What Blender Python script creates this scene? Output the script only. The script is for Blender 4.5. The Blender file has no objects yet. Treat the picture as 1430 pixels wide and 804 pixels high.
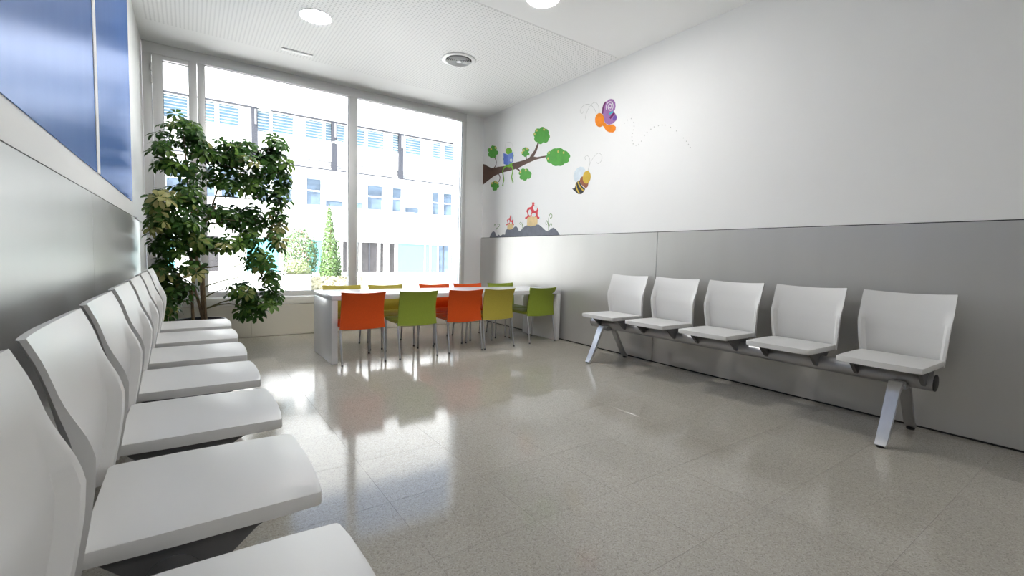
import bpy, bmesh, math, random
from mathutils import Vector, Matrix
random.seed(7)
PI = math.pi
sc = bpy.context.scene
C = sc.collection

# ------------------------------------------------------------------ camera
def cam_matrix(yaw, pitch, roll, loc):
    Rz = Matrix.Rotation(yaw, 3, 'Z')
    B = Matrix(((1, 0, 0), (0, 0, -1), (0, 1, 0)))
    Rp = Matrix(((1, 0, 0), (0, math.cos(pitch), -math.sin(pitch)), (0, math.sin(pitch), math.cos(pitch))))
    Rr = Matrix(((math.cos(roll), -math.sin(roll), 0), (math.sin(roll), math.cos(roll), 0), (0, 0, 1)))
    M = Rr @ Rp @ B @ Rz.transposed()          # rows: right, down, forward
    m = Matrix((M[0], -Vector(M[1]), -Vector(M[2]))).transposed().to_4x4()
    m.translation = loc
    return m
cd = bpy.data.cameras.new('camera'); cam = bpy.data.objects.new('camera', cd); C.objects.link(cam)
cd.sensor_fit = 'HORIZONTAL'; cd.sensor_width = 36; cd.lens = 36 * 641.32 / 1430
cd.clip_start = 0.02; cd.clip_end = 300
cam.matrix_world = cam_matrix(math.radians(-35.19574), math.radians(3.91141), math.radians(1.541587), (0, 0, 0.94))
sc.camera = cam

# ------------------------------------------------------------------ world, sun, exposure
w = bpy.data.worlds.new('sky'); sc.world = w; w.use_nodes = True
nt = w.node_tree; nt.nodes.clear()
sky = nt.nodes.new('ShaderNodeTexSky'); sky.sky_type = 'NISHITA'; sky.sun_disc = False
sky.sun_elevation = math.radians(50); sky.sun_rotation = math.radians(200); sky.altitude = 0; sky.air_density = 1.0; sky.dust_density = 2.0
bg = nt.nodes.new('ShaderNodeBackground'); bg.inputs[1].default_value = 0.30
wo = nt.nodes.new('ShaderNodeOutputWorld')
nt.links.new(sky.outputs[0], bg.inputs[0]); nt.links.new(bg.outputs[0], wo.inputs[0])
sl = bpy.data.lights.new('sun', 'SUN'); sl.energy = 11.0; sl.angle = math.radians(0.6); sl.color = (1, 0.975, 0.94)
so = bpy.data.objects.new('sun', sl); C.objects.link(so)
so.rotation_euler = Vector((0.50, 0.27, -0.82)).to_track_quat('-Z', 'Y').to_euler()
LAMP = 85.0
sc.view_settings.view_transform = 'Standard'; sc.view_settings.look = 'None'
sc.view_settings.exposure = 1.15; sc.view_settings.gamma = 1.0; sc.view_settings.use_curve_mapping = False
try:
    sc.cycles.use_denoising = True; sc.cycles.denoiser = 'OPENIMAGEDENOISE'
    sc.cycles.max_bounces = 12; sc.cycles.diffuse_bounces = 7; sc.cycles.glossy_bounces = 5
    sc.cycles.transparent_max_bounces = 12; sc.cycles.sample_clamp_indirect = 6.0
    sc.cycles.caustics_reflective = False; sc.cycles.caustics_refractive = False
except Exception:
    pass
pl = bpy.data.lights.new('window_portal', 'AREA'); pl.shape = 'RECTANGLE'; pl.size = 3.5; pl.size_y = 2.4
pl.cycles.is_portal = True
po = bpy.data.objects.new('window_portal', pl); C.objects.link(po)
po.location = (1.42, 5.95, 1.62); po.rotation_euler = Vector((0, -1, 0)).to_track_quat('-Z', 'Y').to_euler()

# ------------------------------------------------------------------ materials
MATS = {}
def mat(name, col, rough=0.5, metal=0.0, spec=0.5, coat=0.0, trans=0.0, noise=None, bump=None, emit=None):
    if name in MATS: return MATS[name]
    m = bpy.data.materials.new(name); m.use_nodes = True
    t = m.node_tree; b = t.nodes['Principled BSDF']
    b.inputs['Base Color'].default_value = (*col, 1); b.inputs['Roughness'].default_value = rough
    b.inputs['Metallic'].default_value = metal; b.inputs['Specular IOR Level'].default_value = spec
    b.inputs['Coat Weight'].default_value = coat; b.inputs['Coat Roughness'].default_value = 0.05
    if emit:
        b.inputs['Emission Color'].default_value = (*emit[0], 1); b.inputs['Emission Strength'].default_value = emit[1]
    geo = None
    if noise or bump:
        geo = t.nodes.new('ShaderNodeNewGeometry')
    if noise:                                   # (scale, amount) or ((sx, sy, sz), amount)
        n = t.nodes.new('ShaderNodeTexNoise'); n.inputs['Detail'].default_value = 3
        mp = t.nodes.new('ShaderNodeMapping'); s = noise[0]
        mp.inputs['Scale'].default_value = s if isinstance(s, tuple) else (s, s, s)
        n.inputs['Scale'].default_value = 1
        t.links.new(geo.outputs['Position'], mp.inputs[0]); t.links.new(mp.outputs[0], n.inputs['Vector'])
        r = t.nodes.new('ShaderNodeMapRange'); r.inputs[1].default_value = 0.3; r.inputs[2].default_value = 0.7
        r.inputs[3].default_value = 1 - noise[1]; r.inputs[4].default_value = 1 + noise[1]
        t.links.new(n.outputs['Fac'], r.inputs[0])
        mx = t.nodes.new('ShaderNodeVectorMath'); mx.operation = 'SCALE'; mx.inputs[0].default_value = col
        t.links.new(r.outputs[0], mx.inputs['Scale']); t.links.new(mx.outputs[0], b.inputs['Base Color'])
    if bump:                                    # (scale, strength)
        n2 = t.nodes.new('ShaderNodeTexNoise'); n2.inputs['Scale'].default_value = bump[0]; n2.inputs['Detail'].default_value = 2
        t.links.new(geo.outputs['Position'], n2.inputs['Vector'])
        bp = t.nodes.new('ShaderNodeBump'); bp.inputs['Strength'].default_value = bump[1]; bp.inputs['Distance'].default_value = 0.002
        t.links.new(n2.outputs['Fac'], bp.inputs['Height']); t.links.new(bp.outputs[0], b.inputs['Normal'])
    MATS[name] = m
    return m

mat('wall_paint', (0.84, 0.84, 0.835), 0.6, noise=(2.5, 0.01), bump=(60, 0.05))
mat('ceiling_paint', (0.86, 0.86, 0.855), 0.7, noise=(2.0, 0.01))
mat('panel_metal', (0.53, 0.523, 0.505), 0.34, metal=0.35, spec=0.4, noise=((4, 4, 0.6), 0.025))
mat('panel_metal_left', (0.42, 0.42, 0.415), 0.36, metal=0.5, spec=0.5, noise=((3, 3, 0.8), 0.03))
mat('gap_shade', (0.03, 0.03, 0.03), 0.8)  # near-black colour for the shade in the wainscot gaps
mat('parapet', (0.66, 0.63, 0.55), 0.5, noise=((1, 1, 6), 0.02))
mat('sill', (0.78, 0.77, 0.72), 0.4)
mat('alu', (0.66, 0.66, 0.655), 0.42, metal=0.25)
mat('alu_dark', (0.05, 0.05, 0.055), 0.5)
mat('steel', (0.62, 0.62, 0.62), 0.22, metal=1.0)
mat('chair_steel', (0.50, 0.50, 0.51), 0.3, metal=0.9)
mat('polished', (0.82, 0.82, 0.82), 0.34, metal=0.85, noise=((30, 30, 4), 0.04))
mat('beam_steel', (0.40, 0.40, 0.41), 0.32, metal=0.7)
mat('bracket', (0.12, 0.12, 0.125), 0.45)
mat('black_plastic', (0.02, 0.02, 0.02), 0.5)
mat('white_plastic', (0.74, 0.735, 0.725), 0.36, spec=0.45, bump=(500, 0.04))
mat('table_white', (0.80, 0.80, 0.81), 0.22, spec=0.5)
mat('orange_seat', (0.70, 0.085, 0.006), 0.5, spec=0.3, noise=(90, 0.04))
mat('green_seat', (0.29, 0.37, 0.045), 0.5, spec=0.3, noise=(90, 0.04))
mat('yellow_seat', (0.47, 0.39, 0.06), 0.5, spec=0.3, noise=(90, 0.04))
mat('lamp_trim', (0.82, 0.82, 0.82), 0.4)
mat('lamp_glow', (0.9, 0.9, 0.9), 0.5, emit=((1.0, 0.985, 0.965), LAMP))
mat('grille', (0.75, 0.75, 0.75), 0.35)
mat('vent_shade', (0.03, 0.03, 0.03), 0.7)  # near-black colour for the shade inside the vent
mat('pot', (0.03, 0.03, 0.032), 0.45)
mat('soil', (0.05, 0.035, 0.025), 0.9, noise=(60, 0.4))
mat('bark', (0.20, 0.135, 0.075), 0.7, noise=(40, 0.25))
mat('twig', (0.13, 0.12, 0.05), 0.6)
mat('outside_ground', (0.78, 0.77, 0.74), 0.8, noise=(0.6, 0.05))
mat('render_white', (0.80, 0.80, 0.79), 0.7)
mat('ext_frame', (0.80, 0.80, 0.80), 0.5)
mat('ext_pane', (0.085, 0.12, 0.17), 0.25, noise=((1.2, 1, 2.5), 0.35))
mat('ext_screen', (0.15, 0.26, 0.36), 0.5)
mat('ext_blind', (0.40, 0.46, 0.47), 0.6)
mat('ext_dark', (0.03, 0.027, 0.03), 0.3, noise=((2, 1, 1.5), 0.4))
mat('ext_post', (0.035, 0.037, 0.048), 0.5)
mat('ext_lamp', (0.2, 0.2, 0.21), 0.5)
mat('ext_louvre', (0.20, 0.205, 0.22), 0.6)
mat('turquoise', (0.10, 0.33, 0.36), 0.4)
mat('planter', (0.75, 0.75, 0.73), 0.6)
mat('conifer', (0.09, 0.155, 0.045), 0.7, noise=(9, 0.35))
mat('bush_green', (0.11, 0.18, 0.075), 0.6, noise=(9, 0.35))
mat('bush_red', (0.33, 0.17, 0.13), 0.6)
mat('bush_pale', (0.24, 0.28, 0.14), 0.6, noise=(9, 0.3))
mat('grass_dry', (0.38, 0.36, 0.25), 0.8, noise=(7, 0.25))
for n, c in dict(brown=(0.105, 0.058, 0.04), green=(0.085, 0.36, 0.05), cream=(0.62, 0.52, 0.14), frog=(0.17, 0.42, 0.03), blue=(0.09, 0.17, 0.58),
                 blue2=(0.16, 0.27, 0.68), paleblue=(0.66, 0.74, 0.80), line=(0.50, 0.50, 0.49), plum=(0.16, 0.02, 0.13), purple=(0.36, 0.17, 0.42),
                 white=(0.80, 0.80, 0.80), cyan=(0.05, 0.42, 0.52), magenta=(0.17, 0.015, 0.12), violet=(0.17, 0.10, 0.42), orange=(0.85, 0.25, 0.012),
                 rust=(0.27, 0.09, 0.04), black=(0.03, 0.03, 0.035), yellow=(0.62, 0.42, 0.045), slate=(0.155, 0.17, 0.21), red=(0.68, 0.055, 0.07),
                 cream2=(0.72, 0.54, 0.27), sprig=(0.20, 0.32, 0.14)).items():
    mat('print_' + n, c, 0.6, spec=0.3, noise=(14, 0.10))

def terrazzo():
    m = bpy.data.materials.new('terrazzo'); m.use_nodes = True; t = m.node_tree; b = t.nodes['Principled BSDF']
    geo = t.nodes.new('ShaderNodeNewGeometry'); oi = t.nodes.new('ShaderNodeObjectInfo')
    v = t.nodes.new('ShaderNodeTexVoronoi'); v.inputs['Scale'].default_value = 260
    t.links.new(geo.outputs['Position'], v.inputs['Vector'])
    cr = t.nodes.new('ShaderNodeValToRGB'); e = cr.color_ramp.elements
    e[0].position = 0.0; e[0].color = (0.31, 0.288, 0.25, 1); e[1].position = 1.0; e[1].color = (0.52, 0.485, 0.425, 1)
    a = e.new(0.18); a.color = (0.40, 0.373, 0.324, 1); a = e.new(0.6); a.color = (0.435, 0.407, 0.356, 1); a = e.new(0.9); a.color = (0.475, 0.445, 0.392, 1)
    sp = t.nodes.new('ShaderNodeSeparateColor'); t.links.new(v.outputs['Color'], sp.inputs[0]); t.links.new(sp.outputs[0], cr.inputs[0])
    n = t.nodes.new('ShaderNodeTexNoise'); n.inputs['Scale'].default_value = 1.3; n.inputs['Detail'].default_value = 3
    t.links.new(geo.outputs['Position'], n.inputs['Vector'])
    r = t.nodes.new('ShaderNodeMapRange'); r.inputs[3].default_value = 0.93; r.inputs[4].default_value = 1.07
    t.links.new(n.outputs['Fac'], r.inputs[0])
    r2 = t.nodes.new('ShaderNodeMapRange'); r2.inputs[3].default_value = 0.97; r2.inputs[4].default_value = 1.03
    t.links.new(oi.outputs['Random'], r2.inputs[0])
    mu = t.nodes.new('ShaderNodeMath'); mu.operation = 'MULTIPLY'; t.links.new(r.outputs[0], mu.inputs[0]); t.links.new(r2.outputs[0], mu.inputs[1])
    s = t.nodes.new('ShaderNodeVectorMath'); s.operation = 'SCALE'; t.links.new(cr.outputs[0], s.inputs[0]); t.links.new(mu.outputs[0], s.inputs['Scale'])
    t.links.new(s.outputs[0], b.inputs['Base Color'])
    rr = t.nodes.new('ShaderNodeMapRange'); rr.inputs[3].default_value = 0.07; rr.inputs[4].default_value = 0.12
    t.links.new(n.outputs['Fac'], rr.inputs[0]); t.links.new(rr.outputs[0], b.inputs['Roughness'])
    b.inputs['Specular IOR Level'].default_value = 0.45
    MATS['terrazzo'] = m
terrazzo()
mat('grout', (0.41, 0.385, 0.337), 0.6)

def perforated():
    m = bpy.data.materials.new('perforated_board'); m.use_nodes = True; t = m.node_tree; b = t.nodes['Principled BSDF']
    geo = t.nodes.new('ShaderNodeNewGeometry'); sx = t.nodes.new('ShaderNodeSeparateXYZ'); t.links.new(geo.outputs['Position'], sx.inputs[0])
    def hole(out):
        d = t.nodes.new('ShaderNodeMath'); d.operation = 'DIVIDE'; d.inputs[1].default_value = 0.030; t.links.new(out, d.inputs[0])
        f = t.nodes.new('ShaderNodeMath'); f.operation = 'FRACT'; t.links.new(d.outputs[0], f.inputs[0])
        c = t.nodes.new('ShaderNodeMath'); c.operation = 'LESS_THAN'; c.inputs[1].default_value = 0.42; t.links.new(f.outputs[0], c.inputs[0])
        return c
    a, c = hole(sx.outputs[0]), hole(sx.outputs[1])
    mu = t.nodes.new('ShaderNodeMath'); mu.operation = 'MULTIPLY'; t.links.new(a.outputs[0], mu.inputs[0]); t.links.new(c.outputs[0], mu.inputs[1])
    mx = t.nodes.new('ShaderNodeMix'); mx.data_type = 'RGBA'
    mx.inputs[6].default_value = (0.86, 0.86, 0.855, 1); mx.inputs[7].default_value = (0.60, 0.60, 0.60, 1)
    t.links.new(mu.outputs[0], mx.inputs[0]); t.links.new(mx.outputs[2], b.inputs['Base Color'])
    b.inputs['Roughness'].default_value = 0.7
    MATS['perforated'] = m
perforated()

def window_glass():
    m = bpy.data.materials.new('window_glass'); m.use_nodes = True; t = m.node_tree; t.nodes.clear()
    o = t.nodes.new('ShaderNodeOutputMaterial'); tr = t.nodes.new('ShaderNodeBsdfTransparent'); tr.inputs[0].default_value = (0.96, 0.975, 0.97, 1)
    g = t.nodes.new('ShaderNodeBsdfGlossy'); g.inputs['Roughness'].default_value = 0.0
    f = t.nodes.new('ShaderNodeFresnel'); f.inputs[0].default_value = 1.35
    mx = t.nodes.new('ShaderNodeMixShader'); t.links.new(f.outputs[0], mx.inputs[0]); t.links.new(tr.outputs[0], mx.inputs[1]); t.links.new(g.outputs[0], mx.inputs[2])
    t.links.new(mx.outputs[0], o.inputs[0]); MATS['glass'] = m
window_glass()

def leaf_mat(name, a, b2):
    m = bpy.data.materials.new(name); m.use_nodes = True; t = m.node_tree; b = t.nodes['Principled BSDF']
    geo = t.nodes.new('ShaderNodeNewGeometry'); oi = t.nodes.new('ShaderNodeObjectInfo')
    n = t.nodes.new('ShaderNodeTexNoise'); n.inputs['Scale'].default_value = 26; t.links.new(geo.outputs['Position'], n.inputs['Vector'])
    ad = t.nodes.new('ShaderNodeMath'); ad.operation = 'MULTIPLY_ADD'; ad.inputs[1].default_value = 0.55; t.links.new(oi.outputs['Random'], ad.inputs[0]); t.links.new(n.outputs['Fac'], ad.inputs[2])
    cr = t.nodes.new('ShaderNodeValToRGB'); e = cr.color_ramp.elements
    e[0].position = 0.45; e[0].color = (*a, 1); e[1].position = 1.05; e[1].color = (*b2, 1)
    t.links.new(ad.outputs[0], cr.inputs[0]); t.links.new(cr.outputs[0], b.inputs['Base Color'])
    b.inputs['Roughness'].default_value = 0.45; b.inputs['Specular IOR Level'].default_value = 0.3
    tl = t.nodes.new('ShaderNodeBsdfTranslucent'); t.links.new(cr.outputs[0], tl.inputs[0])
    mx = t.nodes.new('ShaderNodeMixShader'); mx.inputs[0].default_value = 0.18
    t.links.new(b.outputs[0], mx.inputs[1]); t.links.new(tl.outputs[0], mx.inputs[2]); t.links.new(mx.outputs[0], t.nodes['Material Output'].inputs[0])
    MATS[name] = m
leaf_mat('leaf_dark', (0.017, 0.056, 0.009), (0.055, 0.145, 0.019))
leaf_mat('leaf_mid', (0.038, 0.10, 0.014), (0.13, 0.23, 0.035))
leaf_mat('leaf_pale', (0.15, 0.20, 0.04), (0.42, 0.40, 0.15))

def blue_gloss():
    m = bpy.data.materials.new('blue_gloss'); m.use_nodes = True; t = m.node_tree; t.nodes.clear()
    o = t.nodes.new('ShaderNodeOutputMaterial'); d = t.nodes.new('ShaderNodeBsdfDiffuse'); g = t.nodes.new('ShaderNodeBsdfGlossy')
    geo = t.nodes.new('ShaderNodeNewGeometry'); mp = t.nodes.new('ShaderNodeMapping'); mp.inputs['Scale'].default_value = (1, 9, 0.5)
    n = t.nodes.new('ShaderNodeTexNoise'); n.inputs['Scale'].default_value = 1.0; t.links.new(geo.outputs['Position'], mp.inputs[0]); t.links.new(mp.outputs[0], n.inputs['Vector'])
    cr = t.nodes.new('ShaderNodeValToRGB'); e = cr.color_ramp.elements; e[0].color = (0.055, 0.155, 0.44, 1); e[1].color = (0.07, 0.18, 0.49, 1)
    t.links.new(n.outputs['Fac'], cr.inputs[0]); t.links.new(cr.outputs[0], d.inputs[0])
    g.inputs['Color'].default_value = (0.52, 0.58, 0.76, 1); g.inputs['Roughness'].default_value = 0.27
    mx = t.nodes.new('ShaderNodeMixShader'); mx.inputs[0].default_value = 0.36
    t.links.new(d.outputs[0], mx.inputs[1]); t.links.new(g.outputs[0], mx.inputs[2]); t.links.new(mx.outputs[0], o.inputs[0]); MATS['blue_gloss'] = m
blue_gloss()

# ------------------------------------------------------------------ mesh helpers
def link(o, parent=None):
    C.objects.link(o)
    if parent: o.parent = parent
    return o
def thing(name, label, cat, loc=(0, 0, 0), rz=0, group=None):
    o = bpy.data.objects.new(name, None); o.empty_display_size = 0.1; C.objects.link(o)
    o.location = loc; o.rotation_euler = (0, 0, rz); o['label'] = label; o['category'] = cat
    if group: o['group'] = group
    return o
def tag(o, label, cat, group=None):
    o['label'] = label; o['category'] = cat
    if group: o['group'] = group
    return o
def structure(o): o['kind'] = 'structure'; return o

class MB:
    def __init__(s): s.bm = bmesh.new()
    def box(s, a, b, bev=0.0, seg=2):
        r = bmesh.ops.create_cube(s.bm, size=1)
        vs = r['verts']
        for v in vs:
            v.co = Vector(((a[0] + b[0]) / 2 + v.co.x * (b[0] - a[0]), (a[1] + b[1]) / 2 + v.co.y * (b[1] - a[1]), (a[2] + b[2]) / 2 + v.co.z * (b[2] - a[2])))
        if bev:
            es = list({e for v in vs for e in v.link_edges})
            bmesh.ops.bevel(s.bm, geom=es, offset=bev, segments=seg, affect='EDGES', profile=0.5)
        return s
    def tube(s, pts, r, seg=10, cap=True):
        pts = [Vector(p) for p in pts]; rings = []
        rs = r if isinstance(r, (list, tuple)) else [r] * len(pts)
        up = None
        for i, p in enumerate(pts):
            d = (pts[min(i + 1, len(pts) - 1)] - pts[max(i - 1, 0)]).normalized()
            if up is None: up = Vector((0, 0, 1)) if abs(d.z) < 0.9 else Vector((1, 0, 0))
            x = d.cross(up).normalized(); y = x.cross(d).normalized(); up = y
            rings.append([s.bm.verts.new(p + (x * math.cos(2 * PI * k / seg) + y * math.sin(2 * PI * k / seg)) * rs[i]) for k in range(seg)])
        for i in range(len(rings) - 1):
            for k in range(seg):
                s.bm.faces.new((rings[i][k], rings[i][(k + 1) % seg], rings[i + 1][(k + 1) % seg], rings[i + 1][k]))
        if cap:
            s.bm.faces.new(rings[0][::-1]); s.bm.faces.new(rings[-1])
        return s
    def prism(s, poly, ax, lo, hi, bev=0.0, seg=2):
        """poly: 2D points, ax: axis of extrusion ('x': poly=(y,z), 'y': poly=(x,z), 'z': poly=(x,y))"""
        def P(p, h): return {'x': (h, p[0], p[1]), 'y': (p[0], h, p[1]), 'z': (p[0], p[1], h)}[ax]
        a = [s.bm.verts.new(P(p, lo)) for p in poly]; b = [s.bm.verts.new(P(p, hi)) for p in poly]
        n = len(poly); f0 = s.bm.faces.new(a[::-1]); f1 = s.bm.faces.new(b)
        for i in range(n): s.bm.faces.new((a[i], a[(i + 1) % n], b[(i + 1) % n], b[i]))
        if bev:
            es = list(set(f0.edges) | set(f1.edges))
            bmesh.ops.bevel(s.bm, geom=es, offset=bev, segments=seg, affect='EDGES', profile=0.5)
        return s
    def lathe(s, prof, c=(0, 0), seg=32, close=False):
        rings = []
        for r, z in prof:
            rings.append([s.bm.verts.new((c[0] + r * math.cos(2 * PI * k / seg), c[1] + r * math.sin(2 * PI * k / seg), z)) for k in range(seg)])
        n = len(rings)
        for i in range(n if close else n - 1):
            A, B = rings[i], rings[(i + 1) % n]
            for k in range(seg): s.bm.faces.new((A[k], A[(k + 1) % seg], B[(k + 1) % seg], B[k]))
        if not close:
            s.bm.faces.new(rings[0][::-1]); s.bm.faces.new(rings[-1])
        return s
    def ngon(s, pts): s.bm.faces.new([s.bm.verts.new(p) for p in pts]); return s
    def mesh(s, name, m, smooth=True):
        bmesh.ops.recalc_face_normals(s.bm, faces=s.bm.faces[:])
        me = bpy.data.meshes.new(name); s.bm.to_mesh(me); s.bm.free()
        me.materials.append(MATS[m])
        if smooth:
            me.polygons.foreach_set('use_smooth', [True] * len(me.polygons)); me.set_sharp_from_angle(angle=math.radians(38))
        return me
    def build(s, name, m, parent=None, smooth=True, loc=None):
        me = s.mesh(name, m, smooth)
        o = bpy.data.objects.new(name, me); link(o, parent)
        if loc: o.location = loc
        return o
def put(name, me, parent=None, loc=(0, 0, 0), rz=0):
    o = bpy.data.objects.new(name, me); link(o, parent); o.location = loc; o.rotation_euler = (0, 0, rz); return o
def copy_tree(o, parent=None):
    c = o.copy(); C.objects.link(c); c.parent = parent
    for ch in list(o.children): copy_tree(ch, c)
    return c

# ------------------------------------------------------------------ the room
XL, XR, YB, YW, ZC = -0.328, 3.500, -3.0, 5.80, 2.91      # panel faces left/right, back wall, window plane, ceiling
WL, WR = -0.340, 3.512                                     # painted wall faces
floor = structure(MB().box((WL - 0.1, YB - 0.1, -0.15), (WR + 0.1, 5.62, -0.0007)).build('floor', 'grout'))
P, X0, Y0 = 0.398, 0.607, 2.024
tile_meshes = {}
k0 = int(math.floor((WL - X0) / P)); k1 = int(math.floor((WR - X0) / P)); j0 = int(math.floor((YB - Y0) / P)); j1 = int(math.floor((5.60 - Y0) / P))
for k in range(k0, k1 + 1):
    for j in range(j0, j1 + 1):
        xa, xb = max(X0 + k * P, WL + 0.002), min(X0 + (k + 1) * P, WR - 0.002)
        ya, yb = max(Y0 + j * P, YB), min(Y0 + (j + 1) * P, 5.60)
        if xb - xa < 0.02 or yb - ya < 0.02: continue
        sx, sy = round(xb - xa, 3), round(yb - ya, 3)
        if (sx, sy) not in tile_meshes:
            g = 0.0003
            tile_meshes[(sx, sy)] = MB().box((-sx / 2 + g, -sy / 2 + g, -0.003), (sx / 2 - g, sy / 2 - g, 0.0), 0.0003, 1).mesh('floor_tile', 'terrazzo', False)
        put('floor_tile', tile_meshes[(sx, sy)], floor, ((xa + xb) / 2, (ya + yb) / 2, 0))

ceiling = structure(MB().box((WL - 0.15, YB - 0.1, ZC), (WR + 0.15, 6.05, ZC + 0.25)).build('ceiling', 'ceiling_paint'))
MB().box((-0.285, 3.235, ZC - 0.002), (3.470, 5.245, ZC + 0.01)).build('perforated_panel', 'perforated', ceiling)

wall_right = structure(MB().box((WR, YB - 0.1, -0.1), (WR + 0.15, 6.0, ZC)).build('wall_right', 'wall_paint'))
for a, b in ((2.686, 5.795), (-0.43, 2.682), (-2.99, -0.434)):
    MB().box((XR, a, 0.012), (WR + 0.001, b, 1.197), 0.0015, 1).build('wainscot_panel', 'panel_metal', wall_right)
structure(MB().box((WR - 0.004, YB, 0.0), (WR + 0.001, 5.80, 0.014)).build('base_gap_shade_right', 'gap_shade'))  # dark strip standing in for the shade in the gap below the panels
structure(MB().box((WR - 0.003, YB, 1.197), (WR + 0.001, 5.80, 1.203)).build('groove_shade_right', 'gap_shade'))  # dark strip painted in as the shadow groove above the wainscot

wall_left = structure(MB().box((WL - 0.15, YB - 0.1, -0.1), (WL, 5.85, ZC)).build('wall_left', 'wall_paint'))
for a, b in ((2.612, 4.93), (-0.2, 2.608), (-2.99, -0.204)):
    MB().box((WL - 0.001, a, 0.012), (XL, b, 1.160), 0.0015, 1).build('wainscot_panel', 'panel_metal_left', wall_left)
structure(MB().box((WL - 0.001, YB, 0.0), (WL + 0.004, 5.58, 0.014)).build('base_gap_shade_left', 'gap_shade'))  # near-black strip drawn as shade in the floor gap, left side
structure(MB().box((WL - 0.001, YB, 1.160), (WL + 0.004, 4.93, 1.168)).build('groove_shade_left', 'gap_shade'))  # near-black line for the groove shadow along the panel tops
cp = MB().box((WL - 0.001, 4.55, 1.150), (XL + 0.010, 5.25, 1.163), 0.001, 1)
cp.build('panel_cap', 'wall_paint', wall_left)
wall_back = structure(MB().box((WL - 0.15, YB - 0.15, -0.1), (WR + 0.15, YB, ZC)).build('wall_back', 'wall_paint'))

# glossy blue panels on the left wall
for (a, b, lab) in ((-0.60, 2.845, 'long glossy blue panel on the left wall nearest the viewer'), (2.925, 4.50, 'shorter glossy blue panel on the left wall beside the window')):
    t = thing('blue_wall_panel', lab, 'wall panel', (WL, a, 1.275), group='glossy blue panels on the left wall')
    MB().box((0.0005, 0, 0), (0.004, b - a, 1.63)).build('sheet', 'blue_gloss', t)
structure(MB().box((WL, 2.845, 1.275), (WL + 0.007, 2.925, ZC - 0.003), 0.001, 1).build('trim_3', 'wall_paint'))

# window wall: parapet, sill, side pier
wall_front = structure(MB().box((WL, 5.60, -0.1), (WR, 5.86, 0.345)).build('wall_front', 'parapet'))
px = [WL + 0.002, 0.54, 1.72, 2.9, WR - 0.002]
for a, b in zip(px[:-1], px[1:]):
    MB().box((a + 0.001, 5.592, 0.006), (b - 0.001, 5.60, 0.343), 0.0015, 1).build('parapet_panel', 'parapet', wall_front)
structure(MB().box((WL + 0.001, 5.588, 0.347), (WR - 0.001, 5.90, 0.428), 0.003, 2).build('trim_4', 'sill'))
structure(MB().box((3.215, 5.785, 0.428), (WR, 6.0, ZC)).build('wall_front_pier', 'wall_paint'))
structure(MB().box((3.16, 5.85, 0.35), (3.23, 6.04, ZC), 0.002, 1).build('trim_5', 'wall_paint'))

# window
win = structure(bpy.data.objects.new('window_1', None)); C.objects.link(win); win.location = (0, YW, 0.428)
Z0, ZT = 0.0, ZC - 0.428
def wbar(name, x0, x1, z0, z1, y0=-0.035, y1=0.045, m='alu', par=None, bev=0.003):
    return MB().box((x0, y0, z0), (x1, y1, z1), bev, 2).build(name, m, par or win)
GT = 2.803 - 0.428
wbar('frame_rail', -0.335, 3.218, GT, ZT - 0.002)                          # head
wbar('frame_rail', -0.335, 3.218, Z0, 0.05)                                # bottom
wbar('frame_stile', -0.335, -0.262, 0.05, GT)
wbar('frame_stile', 0.104, 0.166, 0.05, GT)
wbar('mullion', 1.606, 1.704, 0.05, GT, -0.045, 0.05)
wbar('frame_stile', 3.163, 3.218, 0.05, GT)
# opening sash
sash = bpy.data.objects.new('sash', None); link(sash, win)
for n, a, b, c, d in (('sash_stile', -0.258, -0.176, 0.055, GT - 0.004), ('sash_stile', 0.033, 0.100, 0.055, GT - 0.004), ('sash_rail', -0.176, 0.033, 2.757 - 0.428, GT - 0.004), ('sash_rail', -0.176, 0.033, 0.055, 0.14)):
    wbar(n, a, b, c, d, -0.048, 0.03, 'alu', sash)
def pane(x0, x1, z0, z1, par):
    g = MB().box((x0, 0.006, z0), (x1, 0.012, z1)).build('pane', 'glass', par, False)
    t = 0.006
    m = MB()
    m.box((x0, -0.012, z1 - t), (x1, -0.004, z1)); m.box((x0, -0.012, z0), (x1, -0.004, z0 + t))
    m.box((x0, -0.012, z0), (x0 + t, -0.004, z1)); m.box((x1 - t, -0.012, z0), (x1, -0.004, z1))
    m.build('gasket', 'alu_dark', par, False)
pane(-0.178, 0.035, 0.138, 2.759 - 0.428, sash)
pane(0.164, 1.608, 0.048, GT + 0.002, win)
pane(1.702, 3.165, 0.048, GT + 0.002, win)
for z in (2.63, 2.52, 1.72, 0.75):
    MB().tube([(-0.262, -0.05, z - 0.428), (-0.262, -0.05, z - 0.428 + 0.075)], 0.009, 10).build('hinge', 'alu', win)

# ceiling fixtures
def downlight(x, y, lab):
    t = thing('downlight', lab, 'ceiling light', (x, y, ZC - 0.003), group='round recessed ceiling lights')
    MB().lathe([(0.114, 0.0), (0.126, -0.004), (0.130, -0.002), (0.130, 0.0025)][::-1] + [(0.110, 0.0025)], seg=40, close=True).build('trim_ring', 'lamp_trim', t)
    MB().lathe([(0.0005, -0.0010), (0.112, -0.0010), (0.112, 0.0025), (0.0005, 0.0025)], seg=40).build('diffuser', 'lamp_glow', t)
downlight(0.911, 4.263, 'lit round downlight in the perforated ceiling field')
downlight(2.247, 2.881, 'lit round downlight in the plain ceiling at the top edge of the photo')
for x, y, lab in ((0.60, -1.9, 'added round fill light in the plain ceiling behind the viewer'),):  # extra unseen lamp, added as fill for surfaces facing the camera
    downlight(x, y, lab)

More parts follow.
